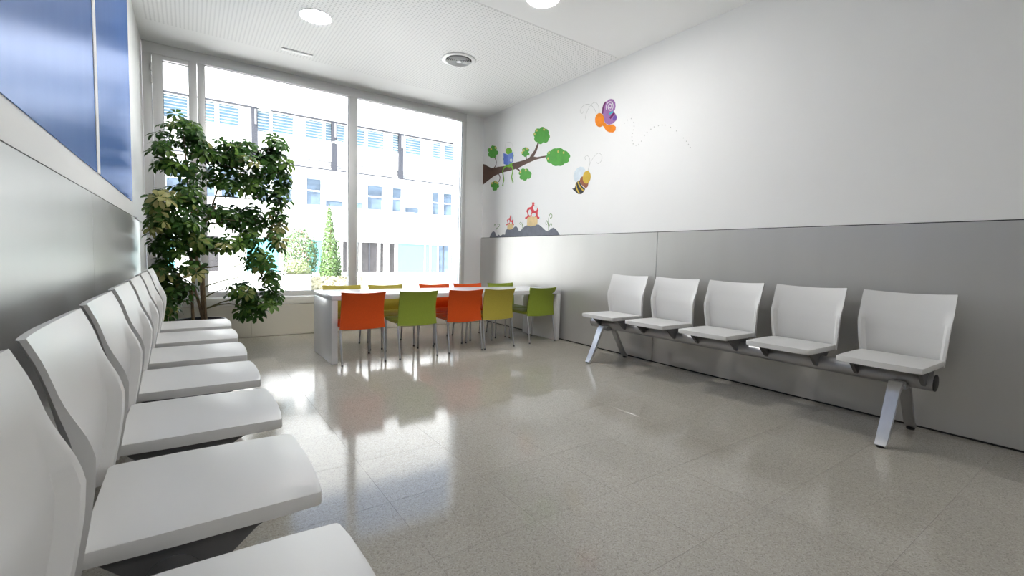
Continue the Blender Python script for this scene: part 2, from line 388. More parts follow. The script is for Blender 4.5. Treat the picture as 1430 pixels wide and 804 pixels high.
t = thing('air_vent', 'round ceiling air diffuser with concentric rings', 'air vent', (2.269, 4.256, ZC - 0.003))
MB().lathe([(0.128, 0.0), (0.132, -0.010), (0.150, -0.012), (0.170, -0.006), (0.172, 0.001)], seg=48, close=True).build('flange', 'lamp_trim', t)
MB().lathe([(0.0005, 0.0008), (0.129, 0.0008), (0.129, 0.002), (0.0005, 0.002)], seg=40).build('throat_shade', 'vent_shade', t)  # flat dark disc standing in for the shaded hollow of the vent
for r in (0.110, 0.092, 0.074, 0.056, 0.038):
    MB().lathe([(r - 0.0015, -0.001), (r + 0.0085, -0.021), (r + 0.0105, -0.021), (r + 0.0005, -0.001)], seg=44, close=True).build('cone_ring', 'grille', t)
MB().lathe([(0.0005, -0.021), (0.026, -0.021), (0.018, -0.002), (0.0005, -0.002)], seg=32).build('hub', 'grille', t)

t = thing('emergency_light', 'slim white emergency light fitting on the ceiling near the window', 'emergency light', (0.918, 5.118, ZC - 0.002))
MB().box((-0.142, -0.032, -0.006), (0.142, 0.032, -0.0005), 0.0025, 2).build('housing', 'lamp_trim', t)
MB().box((-0.120, -0.016, -0.0085), (0.120, 0.010, -0.0055), 0.001, 1).build('lens', 'grille', t)

# ------------------------------------------------------------------ wall decals
STICKERS = [
('branch','bough','brown','f',[(5.808,2.268),(5.743,2.253),(5.672,2.22),(5.592,2.187),(5.515,2.165),(5.39,2.167),(5.221,2.156),(5.061,2.166),(4.885,2.165),(4.75,2.167),(4.677,2.182),(4.638,2.212),(4.581,2.25),(4.533,2.312),(4.516,2.352),(4.492,2.343),(4.501,2.295),(4.537,2.231),(4.589,2.177),(4.518,2.161),(4.403,2.157),(4.307,2.149),(4.306,2.132),(4.44,2.135),(4.563,2.133),(4.694,2.117),(4.797,2.103),(4.903,2.085),(5.057,2.076),(5.218,2.077),(5.337,2.072),(5.484,2.056),(5.637,2.012),(5.795,1.963)],1),
('branch','twig','brown',0.016,[(5.499,2.163),(5.455,2.189),(5.438,2.24),(5.476,2.308)],1),
('branch','twig','brown',0.016,[(5.371,2.071),(5.334,2.013),(5.366,1.959)],1),
('branch','twig','brown',0.02,[(4.959,2.088),(4.888,2.053),(4.856,2.012)],1),
('branch','twig','brown',0.015,[(4.737,2.16),(4.744,2.209)],1),
('branch','leaf_clump','green','f',[(5.394,2.37),(5.391,2.362),(5.392,2.353),(5.397,2.346),(5.405,2.341),(5.417,2.338),(5.433,2.338),(5.444,2.336),(5.441,2.324),(5.444,2.315),(5.451,2.309),(5.462,2.305),(5.475,2.304),(5.489,2.305),(5.504,2.309),(5.519,2.316),(5.531,2.315),(5.545,2.313),(5.56,2.314),(5.574,2.317),(5.588,2.322),(5.6,2.33),(5.609,2.338),(5.623,2.344),(5.637,2.349),(5.648,2.357),(5.657,2.366),(5.662,2.375),(5.662,2.384),(5.657,2.392),(5.646,2.4),(5.63,2.404),(5.648,2.413),(5.662,2.423),(5.67,2.432),(5.673,2.442),(5.671,2.45),(5.665,2.456),(5.655,2.461),(5.642,2.463),(5.626,2.462),(5.607,2.457),(5.59,2.45),(5.582,2.452),(5.585,2.469),(5.578,2.478),(5.567,2.483),(5.553,2.485),(5.539,2.484),(5.524,2.479),(5.511,2.473),(5.496,2.47),(5.481,2.466),(5.467,2.461),(5.455,2.454),(5.445,2.445),(5.438,2.436),(5.435,2.427),(5.436,2.417),(5.443,2.408),(5.449,2.401),(5.431,2.395),(5.413,2.388),(5.402,2.379)],2),
('branch','yellow_spot','cream','f',[(5.556,2.437),(5.559,2.429),(5.566,2.424),(5.577,2.424),(5.588,2.428),(5.596,2.436),(5.599,2.444),(5.597,2.452),(5.589,2.457),(5.578,2.457),(5.568,2.453),(5.559,2.445)],3),  # yellow spots of the leaf print
('branch','yellow_spot','cream','f',[(5.445,2.436),(5.448,2.429),(5.455,2.424),(5.466,2.424),(5.476,2.428),(5.484,2.435),(5.488,2.444),(5.485,2.451),(5.478,2.456),(5.467,2.456),(5.457,2.452),(5.449,2.445)],3),
('branch','leaf_clump','green','f',[(5.352,1.908),(5.351,1.901),(5.352,1.894),(5.357,1.889),(5.364,1.884),(5.374,1.881),(5.386,1.881),(5.404,1.885),(5.403,1.878),(5.401,1.869),(5.403,1.861),(5.409,1.856),(5.416,1.852),(5.426,1.85),(5.436,1.85),(5.447,1.851),(5.458,1.855),(5.468,1.853),(5.479,1.853),(5.49,1.855),(5.501,1.859),(5.51,1.864),(5.516,1.871),(5.52,1.879),(5.52,1.888),(5.514,1.897),(5.519,1.901),(5.522,1.905),(5.54,1.907),(5.552,1.912),(5.561,1.918),(5.567,1.925),(5.57,1.932),(5.57,1.938),(5.567,1.945),(5.561,1.95),(5.557,1.955),(5.557,1.962),(5.553,1.968),(5.546,1.972),(5.538,1.975),(5.527,1.976),(5.515,1.975),(5.502,1.97),(5.497,1.976),(5.492,1.982),(5.484,1.987),(5.474,1.99),(5.464,1.99),(5.453,1.99),(5.442,1.987),(5.432,1.983),(5.423,1.977),(5.416,1.971),(5.411,1.963),(5.399,1.962),(5.389,1.959),(5.379,1.954),(5.371,1.948),(5.366,1.942),(5.362,1.935),(5.362,1.928),(5.364,1.921),(5.357,1.915)],2),
('branch','yellow_spot','cream','f',[(5.509,1.959),(5.512,1.951),(5.52,1.946),(5.53,1.945),(5.541,1.948),(5.549,1.955),(5.553,1.964),(5.55,1.972),(5.542,1.977),(5.532,1.978),(5.521,1.974),(5.513,1.967)],3),
('branch','yellow_spot','cream','f',[(5.434,1.967),(5.437,1.959),(5.444,1.954),(5.455,1.953),(5.465,1.956),(5.473,1.963),(5.477,1.971),(5.474,1.979),(5.467,1.984),(5.456,1.985),(5.445,1.982),(5.438,1.975)],3),
('branch','yellow_spot','cream','f',[(5.379,1.95),(5.382,1.942),(5.389,1.937),(5.399,1.936),(5.41,1.939),(5.418,1.946),(5.421,1.954),(5.418,1.962),(5.411,1.967),(5.401,1.968),(5.39,1.965),(5.382,1.958)],3),
('branch','leaf_clump','green','f',[(4.703,2.252),(4.703,2.249),(4.687,2.24),(4.681,2.233),(4.679,2.226),(4.679,2.22),(4.683,2.215),(4.689,2.212),(4.696,2.21),(4.706,2.21),(4.717,2.213),(4.729,2.219),(4.731,2.212),(4.735,2.207),(4.741,2.203),(4.749,2.201),(4.758,2.201),(4.767,2.202),(4.776,2.205),(4.784,2.209),(4.792,2.214),(4.798,2.22),(4.802,2.226),(4.812,2.228),(4.821,2.231),(4.829,2.235),(4.835,2.241),(4.839,2.247),(4.84,2.253),(4.838,2.259),(4.833,2.265),(4.821,2.268),(4.82,2.272),(4.819,2.276),(4.819,2.279),(4.828,2.287),(4.833,2.293),(4.835,2.3),(4.834,2.306),(4.831,2.311),(4.827,2.315),(4.82,2.318),(4.812,2.319),(4.803,2.319),(4.794,2.317),(4.788,2.32),(4.781,2.323),(4.773,2.324),(4.764,2.323),(4.755,2.32),(4.747,2.315),(4.74,2.309),(4.736,2.302),(4.73,2.298),(4.719,2.299),(4.708,2.297),(4.699,2.294),(4.692,2.289),(4.686,2.283),(4.683,2.277),(4.683,2.271),(4.686,2.265),(4.693,2.26),(4.704,2.256)],2),
('branch','yellow_spot','cream','f',[(4.78,2.288),(4.782,2.281),(4.788,2.277),(4.797,2.277),(4.806,2.28),(4.813,2.287),(4.815,2.294),(4.813,2.302),(4.807,2.306),(4.798,2.306),(4.789,2.303),(4.783,2.296)],3),
('branch','yellow_spot','cream','f',[(4.714,2.297),(4.716,2.29),(4.722,2.285),(4.731,2.285),(4.74,2.288),(4.747,2.295),(4.749,2.303),(4.747,2.31),(4.741,2.314),(4.732,2.314),(4.724,2.311),(4.717,2.304)],3),
('branch','yellow_spot','cream','f',[(4.812,2.265),(4.814,2.257),(4.821,2.253),(4.829,2.253),(4.838,2.256),(4.845,2.263),(4.848,2.27),(4.846,2.278),(4.84,2.282),(4.831,2.282),(4.822,2.279),(4.815,2.272)],3),
('branch','leaf_clump','green','f',[(4.291,2.374),(4.288,2.364),(4.289,2.355),(4.295,2.347),(4.305,2.341),(4.311,2.334),(4.313,2.324),(4.318,2.316),(4.327,2.31),(4.339,2.306),(4.354,2.305),(4.37,2.306),(4.386,2.311),(4.403,2.319),(4.415,2.318),(4.425,2.31),(4.439,2.306),(4.454,2.306),(4.47,2.308),(4.486,2.314),(4.5,2.322),(4.512,2.331),(4.523,2.341),(4.54,2.346),(4.555,2.353),(4.569,2.362),(4.58,2.372),(4.587,2.383),(4.59,2.394),(4.589,2.404),(4.584,2.414),(4.591,2.424),(4.601,2.435),(4.605,2.446),(4.605,2.456),(4.601,2.465),(4.591,2.472),(4.578,2.475),(4.577,2.486),(4.573,2.495),(4.565,2.503),(4.553,2.507),(4.538,2.508),(4.521,2.506),(4.503,2.501),(4.487,2.493),(4.477,2.502),(4.464,2.507),(4.449,2.508),(4.433,2.506),(4.417,2.501),(4.403,2.493),(4.39,2.484),(4.381,2.472),(4.364,2.469),(4.349,2.463),(4.335,2.455),(4.324,2.445),(4.316,2.435),(4.311,2.424),(4.31,2.414),(4.314,2.404),(4.309,2.395),(4.297,2.385)],2),
('branch','yellow_spot','cream','f',[(4.525,2.482),(4.527,2.476),(4.533,2.472),(4.541,2.471),(4.549,2.475),(4.555,2.481),(4.558,2.489),(4.556,2.496),(4.55,2.5),(4.542,2.5),(4.534,2.496),(4.528,2.49)],3),
('branch','yellow_spot','cream','f',[(4.385,2.465),(4.386,2.459),(4.392,2.455),(4.4,2.454),(4.408,2.458),(4.414,2.464),(4.416,2.472),(4.414,2.478),(4.409,2.482),(4.401,2.482),(4.393,2.479),(4.387,2.473)],3),
('branch','yellow_spot','cream','f',[(4.562,2.447),(4.564,2.441),(4.57,2.437),(4.578,2.436),(4.586,2.44),(4.593,2.446),(4.595,2.454),(4.594,2.461),(4.588,2.465),(4.579,2.465),(4.571,2.462),(4.565,2.455)],3),
('branch','leaf_clump','green','f',[(3.921,2.066),(3.93,2.058),(3.941,2.051),(3.936,2.04),(3.936,2.03),(3.942,2.021),(3.952,2.015),(3.967,2.01),(3.985,2.008),(4.007,2.009),(4.02,2.005),(4.03,1.997),(4.046,1.993),(4.064,1.991),(4.084,1.992),(4.106,1.997),(4.126,2.0),(4.147,2.001),(4.168,2.003),(4.189,2.009),(4.208,2.017),(4.224,2.027),(4.235,2.038),(4.252,2.045),(4.276,2.051),(4.296,2.059),(4.312,2.069),(4.324,2.08),(4.33,2.091),(4.33,2.101),(4.343,2.112),(4.351,2.123),(4.353,2.134),(4.349,2.144),(4.34,2.152),(4.329,2.159),(4.331,2.17),(4.327,2.18),(4.317,2.187),(4.302,2.192),(4.283,2.194),(4.26,2.192),(4.25,2.2),(4.236,2.206),(4.219,2.209),(4.199,2.21),(4.178,2.208),(4.157,2.203),(4.136,2.202),(4.115,2.2),(4.094,2.195),(4.073,2.189),(4.055,2.18),(4.041,2.169),(4.03,2.158),(4.009,2.153),(3.99,2.146),(3.973,2.137),(3.961,2.127),(3.953,2.117),(3.938,2.107),(3.927,2.097),(3.92,2.086),(3.918,2.075)],2),
('branch','yellow_spot','cream','f',[(4.279,2.171),(4.28,2.165),(4.286,2.161),(4.293,2.16),(4.301,2.163),(4.307,2.169),(4.309,2.176),(4.307,2.183),(4.302,2.187),(4.295,2.188),(4.287,2.185),(4.281,2.179)],3),
('branch','yellow_spot','cream','f',[(4.113,2.159),(4.114,2.153),(4.119,2.149),(4.127,2.148),(4.134,2.151),(4.14,2.157),(4.142,2.164),(4.14,2.171),(4.135,2.175),(4.128,2.175),(4.121,2.172),(4.115,2.166)],3),
('branch','yellow_spot','cream','f',[(4.017,2.132),(4.018,2.126),(4.023,2.122),(4.03,2.121),(4.037,2.124),(4.043,2.13),(4.045,2.137),(4.043,2.143),(4.039,2.147),(4.032,2.148),(4.024,2.145),(4.019,2.139)],3),
('branch','yellow_spot','cream','f',[(4.293,2.11),(4.295,2.103),(4.301,2.099),(4.308,2.098),(4.316,2.102),(4.322,2.107),(4.324,2.115),(4.323,2.121),(4.317,2.126),(4.31,2.126),(4.302,2.123),(4.296,2.117)],3),
('branch','leaf_clump','green','f',[(4.624,1.966),(4.628,1.959),(4.636,1.953),(4.636,1.946),(4.636,1.939),(4.639,1.932),(4.646,1.926),(4.655,1.922),(4.666,1.919),(4.679,1.918),(4.693,1.92),(4.708,1.924),(4.715,1.92),(4.722,1.912),(4.731,1.907),(4.743,1.905),(4.756,1.905),(4.77,1.907),(4.783,1.911),(4.794,1.917),(4.803,1.925),(4.817,1.927),(4.832,1.929),(4.845,1.933),(4.857,1.939),(4.866,1.946),(4.872,1.954),(4.875,1.963),(4.873,1.971),(4.866,1.978),(4.857,1.985),(4.875,1.992),(4.887,2.0),(4.894,2.008),(4.897,2.016),(4.896,2.024),(4.891,2.031),(4.883,2.036),(4.871,2.039),(4.857,2.04),(4.854,2.048),(4.849,2.055),(4.841,2.06),(4.83,2.064),(4.818,2.065),(4.804,2.064),(4.789,2.061),(4.776,2.056),(4.763,2.049),(4.751,2.052),(4.738,2.053),(4.725,2.052),(4.712,2.048),(4.7,2.043),(4.691,2.036),(4.684,2.028),(4.681,2.019),(4.676,2.013),(4.661,2.009),(4.648,2.003),(4.637,1.997),(4.629,1.989),(4.624,1.981),(4.622,1.973)],2),
('branch','yellow_spot','cream','f',[(4.839,2.022),(4.841,2.015),(4.847,2.01),(4.856,2.009),(4.865,2.012),(4.872,2.019),(4.875,2.027),(4.873,2.034),(4.866,2.038),(4.857,2.039),(4.848,2.036),(4.841,2.03)],3),
('branch','yellow_spot','cream','f',[(4.726,2.031),(4.728,2.024),(4.734,2.02),(4.743,2.019),(4.752,2.022),(4.758,2.028),(4.761,2.036),(4.759,2.043),(4.753,2.048),(4.744,2.049),(4.736,2.045),(4.729,2.039)],3),
('frog','head','frog','f',[(5.062,2.325),(5.064,2.314),(5.071,2.305),(5.083,2.298),(5.098,2.294),(5.116,2.293),(5.135,2.294),(5.155,2.299),(5.174,2.306),(5.19,2.316),(5.202,2.327),(5.21,2.339),(5.214,2.35),(5.212,2.361),(5.204,2.37),(5.193,2.377),(5.177,2.382),(5.159,2.383),(5.139,2.381),(5.12,2.376),(5.101,2.368),(5.086,2.359),(5.073,2.348),(5.065,2.336)],3),
('frog','body','frog','f',[(5.22,2.183),(5.044,2.167),(5.058,2.127),(5.107,2.12),(5.175,2.135)],3),
('frog','leg','frog',0.024,[(5.176,2.153),(5.243,2.13),(5.268,2.086),(5.252,2.026),(5.239,1.968),(5.259,1.922)],4),
('frog','leg','frog',0.022,[(5.092,2.146),(5.041,2.111),(5.033,2.054),(5.052,1.992),(5.037,1.948)],4),
('frog','foot','frog',0.014,[(5.248,1.931),(5.275,1.895)],4),
('frog','foot','frog',0.01,[(5.248,1.931),(5.246,1.887)],4),
('frog','foot','frog',0.013,[(5.04,1.953),(5.007,1.913)],4),
('frog','foot','frog',0.009,[(5.04,1.953),(5.035,1.911)],4),
('frog','hand','frog','f',[(5.019,2.26),(5.021,2.248),(5.027,2.242),(5.035,2.243),(5.042,2.251),(5.045,2.264),(5.043,2.276),(5.037,2.282),(5.029,2.281),(5.022,2.272)],4),
('frog','hand','frog','f',[(5.247,2.249),(5.248,2.238),(5.254,2.232),(5.262,2.233),(5.268,2.241),(5.271,2.253),(5.269,2.264),(5.263,2.27),(5.256,2.268),(5.249,2.261)],4),
('frog','book','blue','f',[(5.261,2.332),(5.157,2.294),(5.151,2.158),(5.249,2.183)],5),
('frog','book','blue2','f',[(5.157,2.294),(5.031,2.31),(5.028,2.183),(5.151,2.158)],5),
('frog','book_mark','paleblue','f',[(5.045,2.204),(5.049,2.193),(5.059,2.187),(5.074,2.186),(5.089,2.191),(5.1,2.201),(5.105,2.213),(5.101,2.224),(5.091,2.23),(5.076,2.231),(5.061,2.226),(5.05,2.216)],6),
('frog','sketch_line','line',0.003,[(5.228,2.364),(5.223,2.439),(5.181,2.459),(5.089,2.442),(5.054,2.399),(5.039,2.35)],2),
('butterfly','rear_wing','plum','f',[(3.454,2.431),(3.453,2.488),(3.44,2.525),(3.415,2.544),(3.38,2.538),(3.39,2.41)],1),
('butterfly','wing','purple','f',[(3.438,2.421),(3.429,2.482),(3.401,2.537),(3.368,2.553),(3.339,2.552),(3.305,2.538),(3.278,2.503),(3.271,2.462),(3.278,2.43),(3.294,2.415),(3.263,2.381),(3.246,2.347),(3.256,2.321),(3.296,2.3),(3.346,2.298),(3.389,2.318),(3.414,2.347),(3.425,2.387)],2),
('butterfly','wing_spiral','white',0.008,[(3.393,2.457),(3.397,2.496),(3.378,2.522),(3.346,2.526),(3.315,2.507),(3.303,2.476),(3.306,2.452),(3.322,2.439),(3.348,2.444),(3.368,2.468),(3.369,2.491),(3.353,2.505),(3.331,2.495),(3.326,2.475),(3.336,2.459),(3.349,2.47)],3),
('butterfly','wing_mark','cyan',0.021,[(3.352,2.404),(3.302,2.417)],3),
('butterfly','wing_mark','magenta',0.026,[(3.338,2.358),(3.311,2.38),(3.279,2.402)],4),
('butterfly','wing_mark','violet','f',[(3.255,2.336),(3.262,2.33),(3.27,2.326),(3.28,2.325),(3.288,2.327),(3.296,2.331),(3.301,2.338),(3.303,2.346),(3.301,2.354),(3.297,2.361),(3.29,2.367),(3.282,2.371),(3.272,2.372),(3.264,2.37),(3.256,2.366),(3.251,2.359),(3.25,2.351),(3.251,2.343)],3),
('butterfly','body','orange','f',[(3.418,2.361),(3.419,2.345),(3.423,2.331),(3.43,2.319),(3.439,2.31),(3.451,2.304),(3.464,2.302),(3.478,2.303),(3.493,2.308),(3.507,2.316),(3.52,2.327),(3.531,2.341),(3.539,2.356),(3.545,2.373),(3.547,2.389),(3.547,2.405),(3.543,2.419),(3.535,2.431),(3.526,2.44),(3.514,2.446),(3.5,2.448),(3.486,2.446),(3.472,2.441),(3.458,2.433),(3.445,2.421),(3.435,2.408),(3.426,2.393),(3.421,2.377)],6),
('butterfly','tail','orange','f',[(3.46,2.345),(3.421,2.345),(3.38,2.307),(3.333,2.295),(3.291,2.289),(3.256,2.259),(3.259,2.225),(3.291,2.21),(3.341,2.222),(3.386,2.249),(3.418,2.292),(3.45,2.324)],5),
('butterfly','antenna','line',0.004,[(3.492,2.443),(3.5,2.499),(3.524,2.546),(3.557,2.573),(3.603,2.569),(3.647,2.541),(3.678,2.503),(3.696,2.455),(3.688,2.424)],1),
('butterfly','antenna','line',0.004,[(3.533,2.453),(3.572,2.516),(3.621,2.56),(3.678,2.584),(3.735,2.582),(3.772,2.558),(3.78,2.527),(3.75,2.505),(3.726,2.521)],1),
('trail','dot','line','f',[(3.141,2.27),(3.142,2.267),(3.147,2.267),(3.151,2.269),(3.153,2.273),(3.151,2.277),(3.147,2.277),(3.143,2.275)],1),
('trail','dot','line','f',[(3.104,2.291),(3.106,2.288),(3.11,2.287),(3.114,2.29),(3.116,2.294),(3.115,2.297),(3.11,2.298),(3.106,2.295)],1),
('trail','dot','line','f',[(3.057,2.295),(3.059,2.292),(3.063,2.291),(3.068,2.294),(3.07,2.298),(3.068,2.301),(3.064,2.302),(3.059,2.299)],1),
('trail','dot','line','f',[(3.024,2.252),(3.025,2.249),(3.029,2.248),(3.034,2.251),(3.036,2.255),(3.034,2.258),(3.03,2.259),(3.026,2.256)],1),
('trail','dot','line','f',[(3.018,2.216),(3.02,2.212),(3.024,2.212),(3.028,2.214),(3.03,2.218),(3.028,2.221),(3.024,2.222),(3.02,2.22)],1),
('trail','dot','line','f',[(3.02,2.18),(3.021,2.177),(3.025,2.176),(3.03,2.179),(3.032,2.183),(3.03,2.186),(3.026,2.187),(3.022,2.184)],1),
('trail','dot','line','f',[(3.033,2.152),(3.034,2.148),(3.038,2.148),(3.043,2.15),(3.045,2.154),(3.043,2.157),(3.039,2.158),(3.035,2.156)],1),
('trail','dot','line','f',[(3.038,2.12),(3.04,2.117),(3.044,2.116),(3.048,2.118),(3.05,2.122),(3.049,2.126),(3.045,2.126),(3.04,2.124)],1),
('trail','dot','line','f',[(3.032,2.08),(3.034,2.077),(3.038,2.076),(3.042,2.079),(3.044,2.083),(3.043,2.086),(3.039,2.087),(3.034,2.084)],1),
('trail','dot','line','f',[(3.02,2.05),(3.021,2.046),(3.025,2.045),(3.03,2.048),(3.031,2.052),(3.03,2.055),(3.026,2.056),(3.022,2.054)],1),
('trail','dot','line','f',[(2.984,2.029),(2.985,2.026),(2.989,2.025),(2.994,2.027),(2.995,2.031),(2.994,2.034),(2.99,2.035),(2.986,2.033)],1),
('trail','dot','line','f',[(2.952,2.033),(2.953,2.03),(2.957,2.029),(2.961,2.031),(2.963,2.035),(2.962,2.038),(2.958,2.039),(2.953,2.037)],1),
('trail','dot','line','f',[(2.921,2.055),(2.922,2.052),(2.926,2.051),(2.93,2.054),(2.932,2.058),(2.931,2.061),(2.927,2.062),(2.923,2.059)],1),
('trail','dot','line','f',[(2.885,2.104),(2.886,2.101),(2.89,2.1),(2.894,2.103),(2.896,2.106),(2.895,2.11),(2.891,2.11),(2.887,2.108)],1),
('trail','dot','line','f',[(2.86,2.127),(2.862,2.124),(2.865,2.123),(2.87,2.125),(2.871,2.129),(2.87,2.133),(2.866,2.133),(2.862,2.131)],1),
('trail','dot','line','f',[(2.818,2.146),(2.82,2.143),(2.824,2.142),(2.828,2.144),(2.829,2.148),(2.828,2.151),(2.824,2.152),(2.82,2.15)],1),
('trail','dot','line','f',[(2.782,2.159),(2.783,2.156),(2.787,2.155),(2.791,2.157),(2.793,2.161),(2.792,2.164),(2.788,2.165),(2.784,2.163)],1),
('trail','dot','line','f',[(2.736,2.16),(2.737,2.157),(2.741,2.156),(2.745,2.158),(2.746,2.162),(2.745,2.165),(2.741,2.166),(2.737,2.164)],1),
('trail','dot','line','f',[(2.695,2.157),(2.696,2.153),(2.7,2.153),(2.704,2.155),(2.705,2.159),(2.704,2.162),(2.7,2.163),(2.696,2.16)],1),
('trail','dot','line','f',[(2.662,2.15),(2.664,2.146),(2.667,2.146),(2.671,2.148),(2.673,2.152),(2.671,2.155),(2.668,2.156),(2.664,2.153)],1),
('trail','dot','line','f',[(2.605,2.119),(2.606,2.116),(2.61,2.115),(2.614,2.117),(2.615,2.121),(2.614,2.124),(2.61,2.125),(2.607,2.123)],1),
('trail','dot','line','f',[(2.541,2.073),(2.542,2.07),(2.545,2.069),(2.549,2.072),(2.551,2.075),(2.549,2.078),(2.546,2.079),(2.542,2.077)],1),
('trail','dot','line','f',[(2.469,2.0),(2.47,1.997),(2.473,1.996),(2.477,1.998),(2.478,2.001),(2.477,2.005),(2.474,2.005),(2.47,2.003)],1),
('trail','dot','line','f',[(2.437,1.966),(2.438,1.963),(2.442,1.962),(2.445,1.964),(2.447,1.967),(2.445,1.97),(2.442,1.971),(2.439,1.969)],1),
('trail','dot','line','f',[(2.416,1.936),(2.418,1.933),(2.421,1.933),(2.424,1.935),(2.426,1.938),(2.425,1.941),(2.421,1.942),(2.418,1.94)],1),
('trail','dot','line','f',[(2.397,1.908),(2.398,1.905),(2.402,1.904),(2.405,1.906),(2.407,1.909),(2.405,1.912),(2.402,1.913),(2.399,1.911)],1),
('bee','wing','paleblue','f',[(3.838,1.809),(3.854,1.855),(3.834,1.899),(3.798,1.927),(3.746,1.938),(3.694,1.923),(3.666,1.888),(3.685,1.855),(3.725,1.824),(3.78,1.784),(3.817,1.779)],1),
('bee','thorax','rust','f',[(3.714,1.83),(3.74,1.811),(3.752,1.784),(3.726,1.745),(3.682,1.712),(3.646,1.695),(3.621,1.712),(3.613,1.747),(3.651,1.793)],2),
('bee','abdomen','black','f',[(3.804,1.772),(3.76,1.794),(3.737,1.757),(3.709,1.722),(3.661,1.689),(3.677,1.663),(3.715,1.639),(3.762,1.643),(3.806,1.67),(3.868,1.713),(3.825,1.714)],3),
('bee','stripe','yellow',0.017,[(3.775,1.779),(3.749,1.733),(3.71,1.693),(3.68,1.672)],4),
('bee','stripe','yellow',0.018,[(3.808,1.76),(3.792,1.709),(3.767,1.671),(3.744,1.646)],4),
('bee','head','yellow','f',[(3.583,1.799),(3.587,1.783),(3.594,1.769),(3.603,1.758),(3.615,1.749),(3.628,1.744),(3.643,1.743),(3.657,1.746),(3.67,1.753),(3.682,1.763),(3.692,1.776),(3.698,1.79),(3.701,1.807),(3.701,1.823),(3.697,1.839),(3.691,1.853),(3.681,1.864),(3.669,1.873),(3.655,1.877),(3.641,1.878),(3.627,1.875),(3.613,1.868),(3.602,1.858),(3.593,1.845),(3.586,1.831),(3.583,1.815)],5),
('bee','antenna','line',0.004,[(3.623,1.871),(3.606,1.935),(3.571,1.986),(3.515,2.029),(3.472,2.036),(3.432,2.002),(3.435,1.958),(3.471,1.93),(3.509,1.948)],1),
('bee','antenna','line',0.004,[(3.63,1.876),(3.604,1.963),(3.617,2.014),(3.654,2.041),(3.684,2.025),(3.667,1.997)],1),
('hill','mound','slate','f',[(5.572,1.197),(5.541,1.243),(5.501,1.277),(5.466,1.287),(5.429,1.275),(5.403,1.239),(5.378,1.213),(5.355,1.228),(5.329,1.238),(5.284,1.213),(5.262,1.229),(5.232,1.24),(5.178,1.234),(5.165,1.276),(5.144,1.3),(5.122,1.308),(5.056,1.297),(4.992,1.31),(4.957,1.331),(4.922,1.338),(4.886,1.312),(4.864,1.277),(4.836,1.268),(4.789,1.297),(4.737,1.327),(4.685,1.339),(4.619,1.324),(4.555,1.327),(4.494,1.344),(4.444,1.338),(4.382,1.306),(4.332,1.274),(4.296,1.254),(4.249,1.26),(4.205,1.282),(4.171,1.291),(4.125,1.275),(4.079,1.234),(4.046,1.199)],2),
('mushroom_big','stem','cream2','f',[(4.683,1.445),(4.478,1.439),(4.474,1.35),(4.504,1.332),(4.59,1.323),(4.674,1.334),(4.687,1.346)],3),
('mushroom_big','cap','red','f',[(4.73,1.432),(4.725,1.445),(4.691,1.447),(4.678,1.466),(4.691,1.5),(4.709,1.516),(4.674,1.559),(4.635,1.563),(4.602,1.568),(4.589,1.593),(4.594,1.616),(4.567,1.619),(4.537,1.607),(4.555,1.59),(4.511,1.571),(4.481,1.543),(4.461,1.518),(4.476,1.493),(4.474,1.454),(4.46,1.434),(4.435,1.429),(4.445,1.407),(4.469,1.404),(4.488,1.434),(4.596,1.446),(4.663,1.442),(4.69,1.425),(4.723,1.42)],4),
('mushroom_big','spot','white','f',[(4.598,1.495),(4.599,1.482),(4.605,1.471),(4.613,1.463),(4.624,1.46),(4.636,1.46),(4.648,1.465),(4.657,1.474),(4.664,1.486),(4.666,1.499),(4.665,1.512),(4.659,1.522),(4.651,1.53),(4.64,1.534),(4.628,1.533),(4.616,1.528),(4.607,1.519),(4.6,1.507)],5),
('mushroom_big','spot','white','f',[(4.485,1.544),(4.487,1.532),(4.493,1.521),(4.503,1.514),(4.515,1.51),(4.528,1.511),(4.541,1.516),(4.552,1.525),(4.559,1.537),(4.562,1.55),(4.561,1.562),(4.554,1.573),(4.544,1.58),(4.532,1.583),(4.519,1.582),(4.506,1.577),(4.495,1.568),(4.488,1.557)],5),
('mushroom_big','spot','white','f',[(4.501,1.459),(4.503,1.452),(4.511,1.445),(4.523,1.441),(4.537,1.439),(4.553,1.44),(4.568,1.444),(4.58,1.449),(4.589,1.457),(4.592,1.464),(4.589,1.472),(4.582,1.478),(4.57,1.483),(4.555,1.484),(4.539,1.483),(4.524,1.48),(4.512,1.474),(4.504,1.467)],5),
('mushroom_small','stem','cream2','f',[(5.123,1.373),(4.998,1.372),(4.996,1.315),(5.015,1.303),(5.067,1.297),(5.118,1.303),(5.125,1.31)],3),
('mushroom_small','cap','red','f',[(5.151,1.365),(5.148,1.373),(5.128,1.375),(5.12,1.387),(5.128,1.409),(5.139,1.418),(5.118,1.446),(5.094,1.449),(5.074,1.453),(5.067,1.469),(5.069,1.484),(5.053,1.486),(5.035,1.479),(5.045,1.468),(5.019,1.456),(5.0,1.438),(4.988,1.423),(4.997,1.407),(4.996,1.382),(4.987,1.369),(4.972,1.366),(4.978,1.351),(4.993,1.349),(5.005,1.368),(5.071,1.375),(5.111,1.372),(5.127,1.361),(5.147,1.357)],4),
('mushroom_small','spot','white','f',[(5.072,1.406),(5.073,1.398),(5.076,1.391),(5.081,1.386),(5.088,1.383),(5.095,1.384),(5.102,1.387),(5.108,1.392),(5.111,1.4),(5.113,1.408),(5.112,1.416),(5.109,1.423),(5.104,1.428),(5.097,1.431),(5.09,1.43),(5.083,1.427),(5.077,1.421),(5.073,1.414)],5),
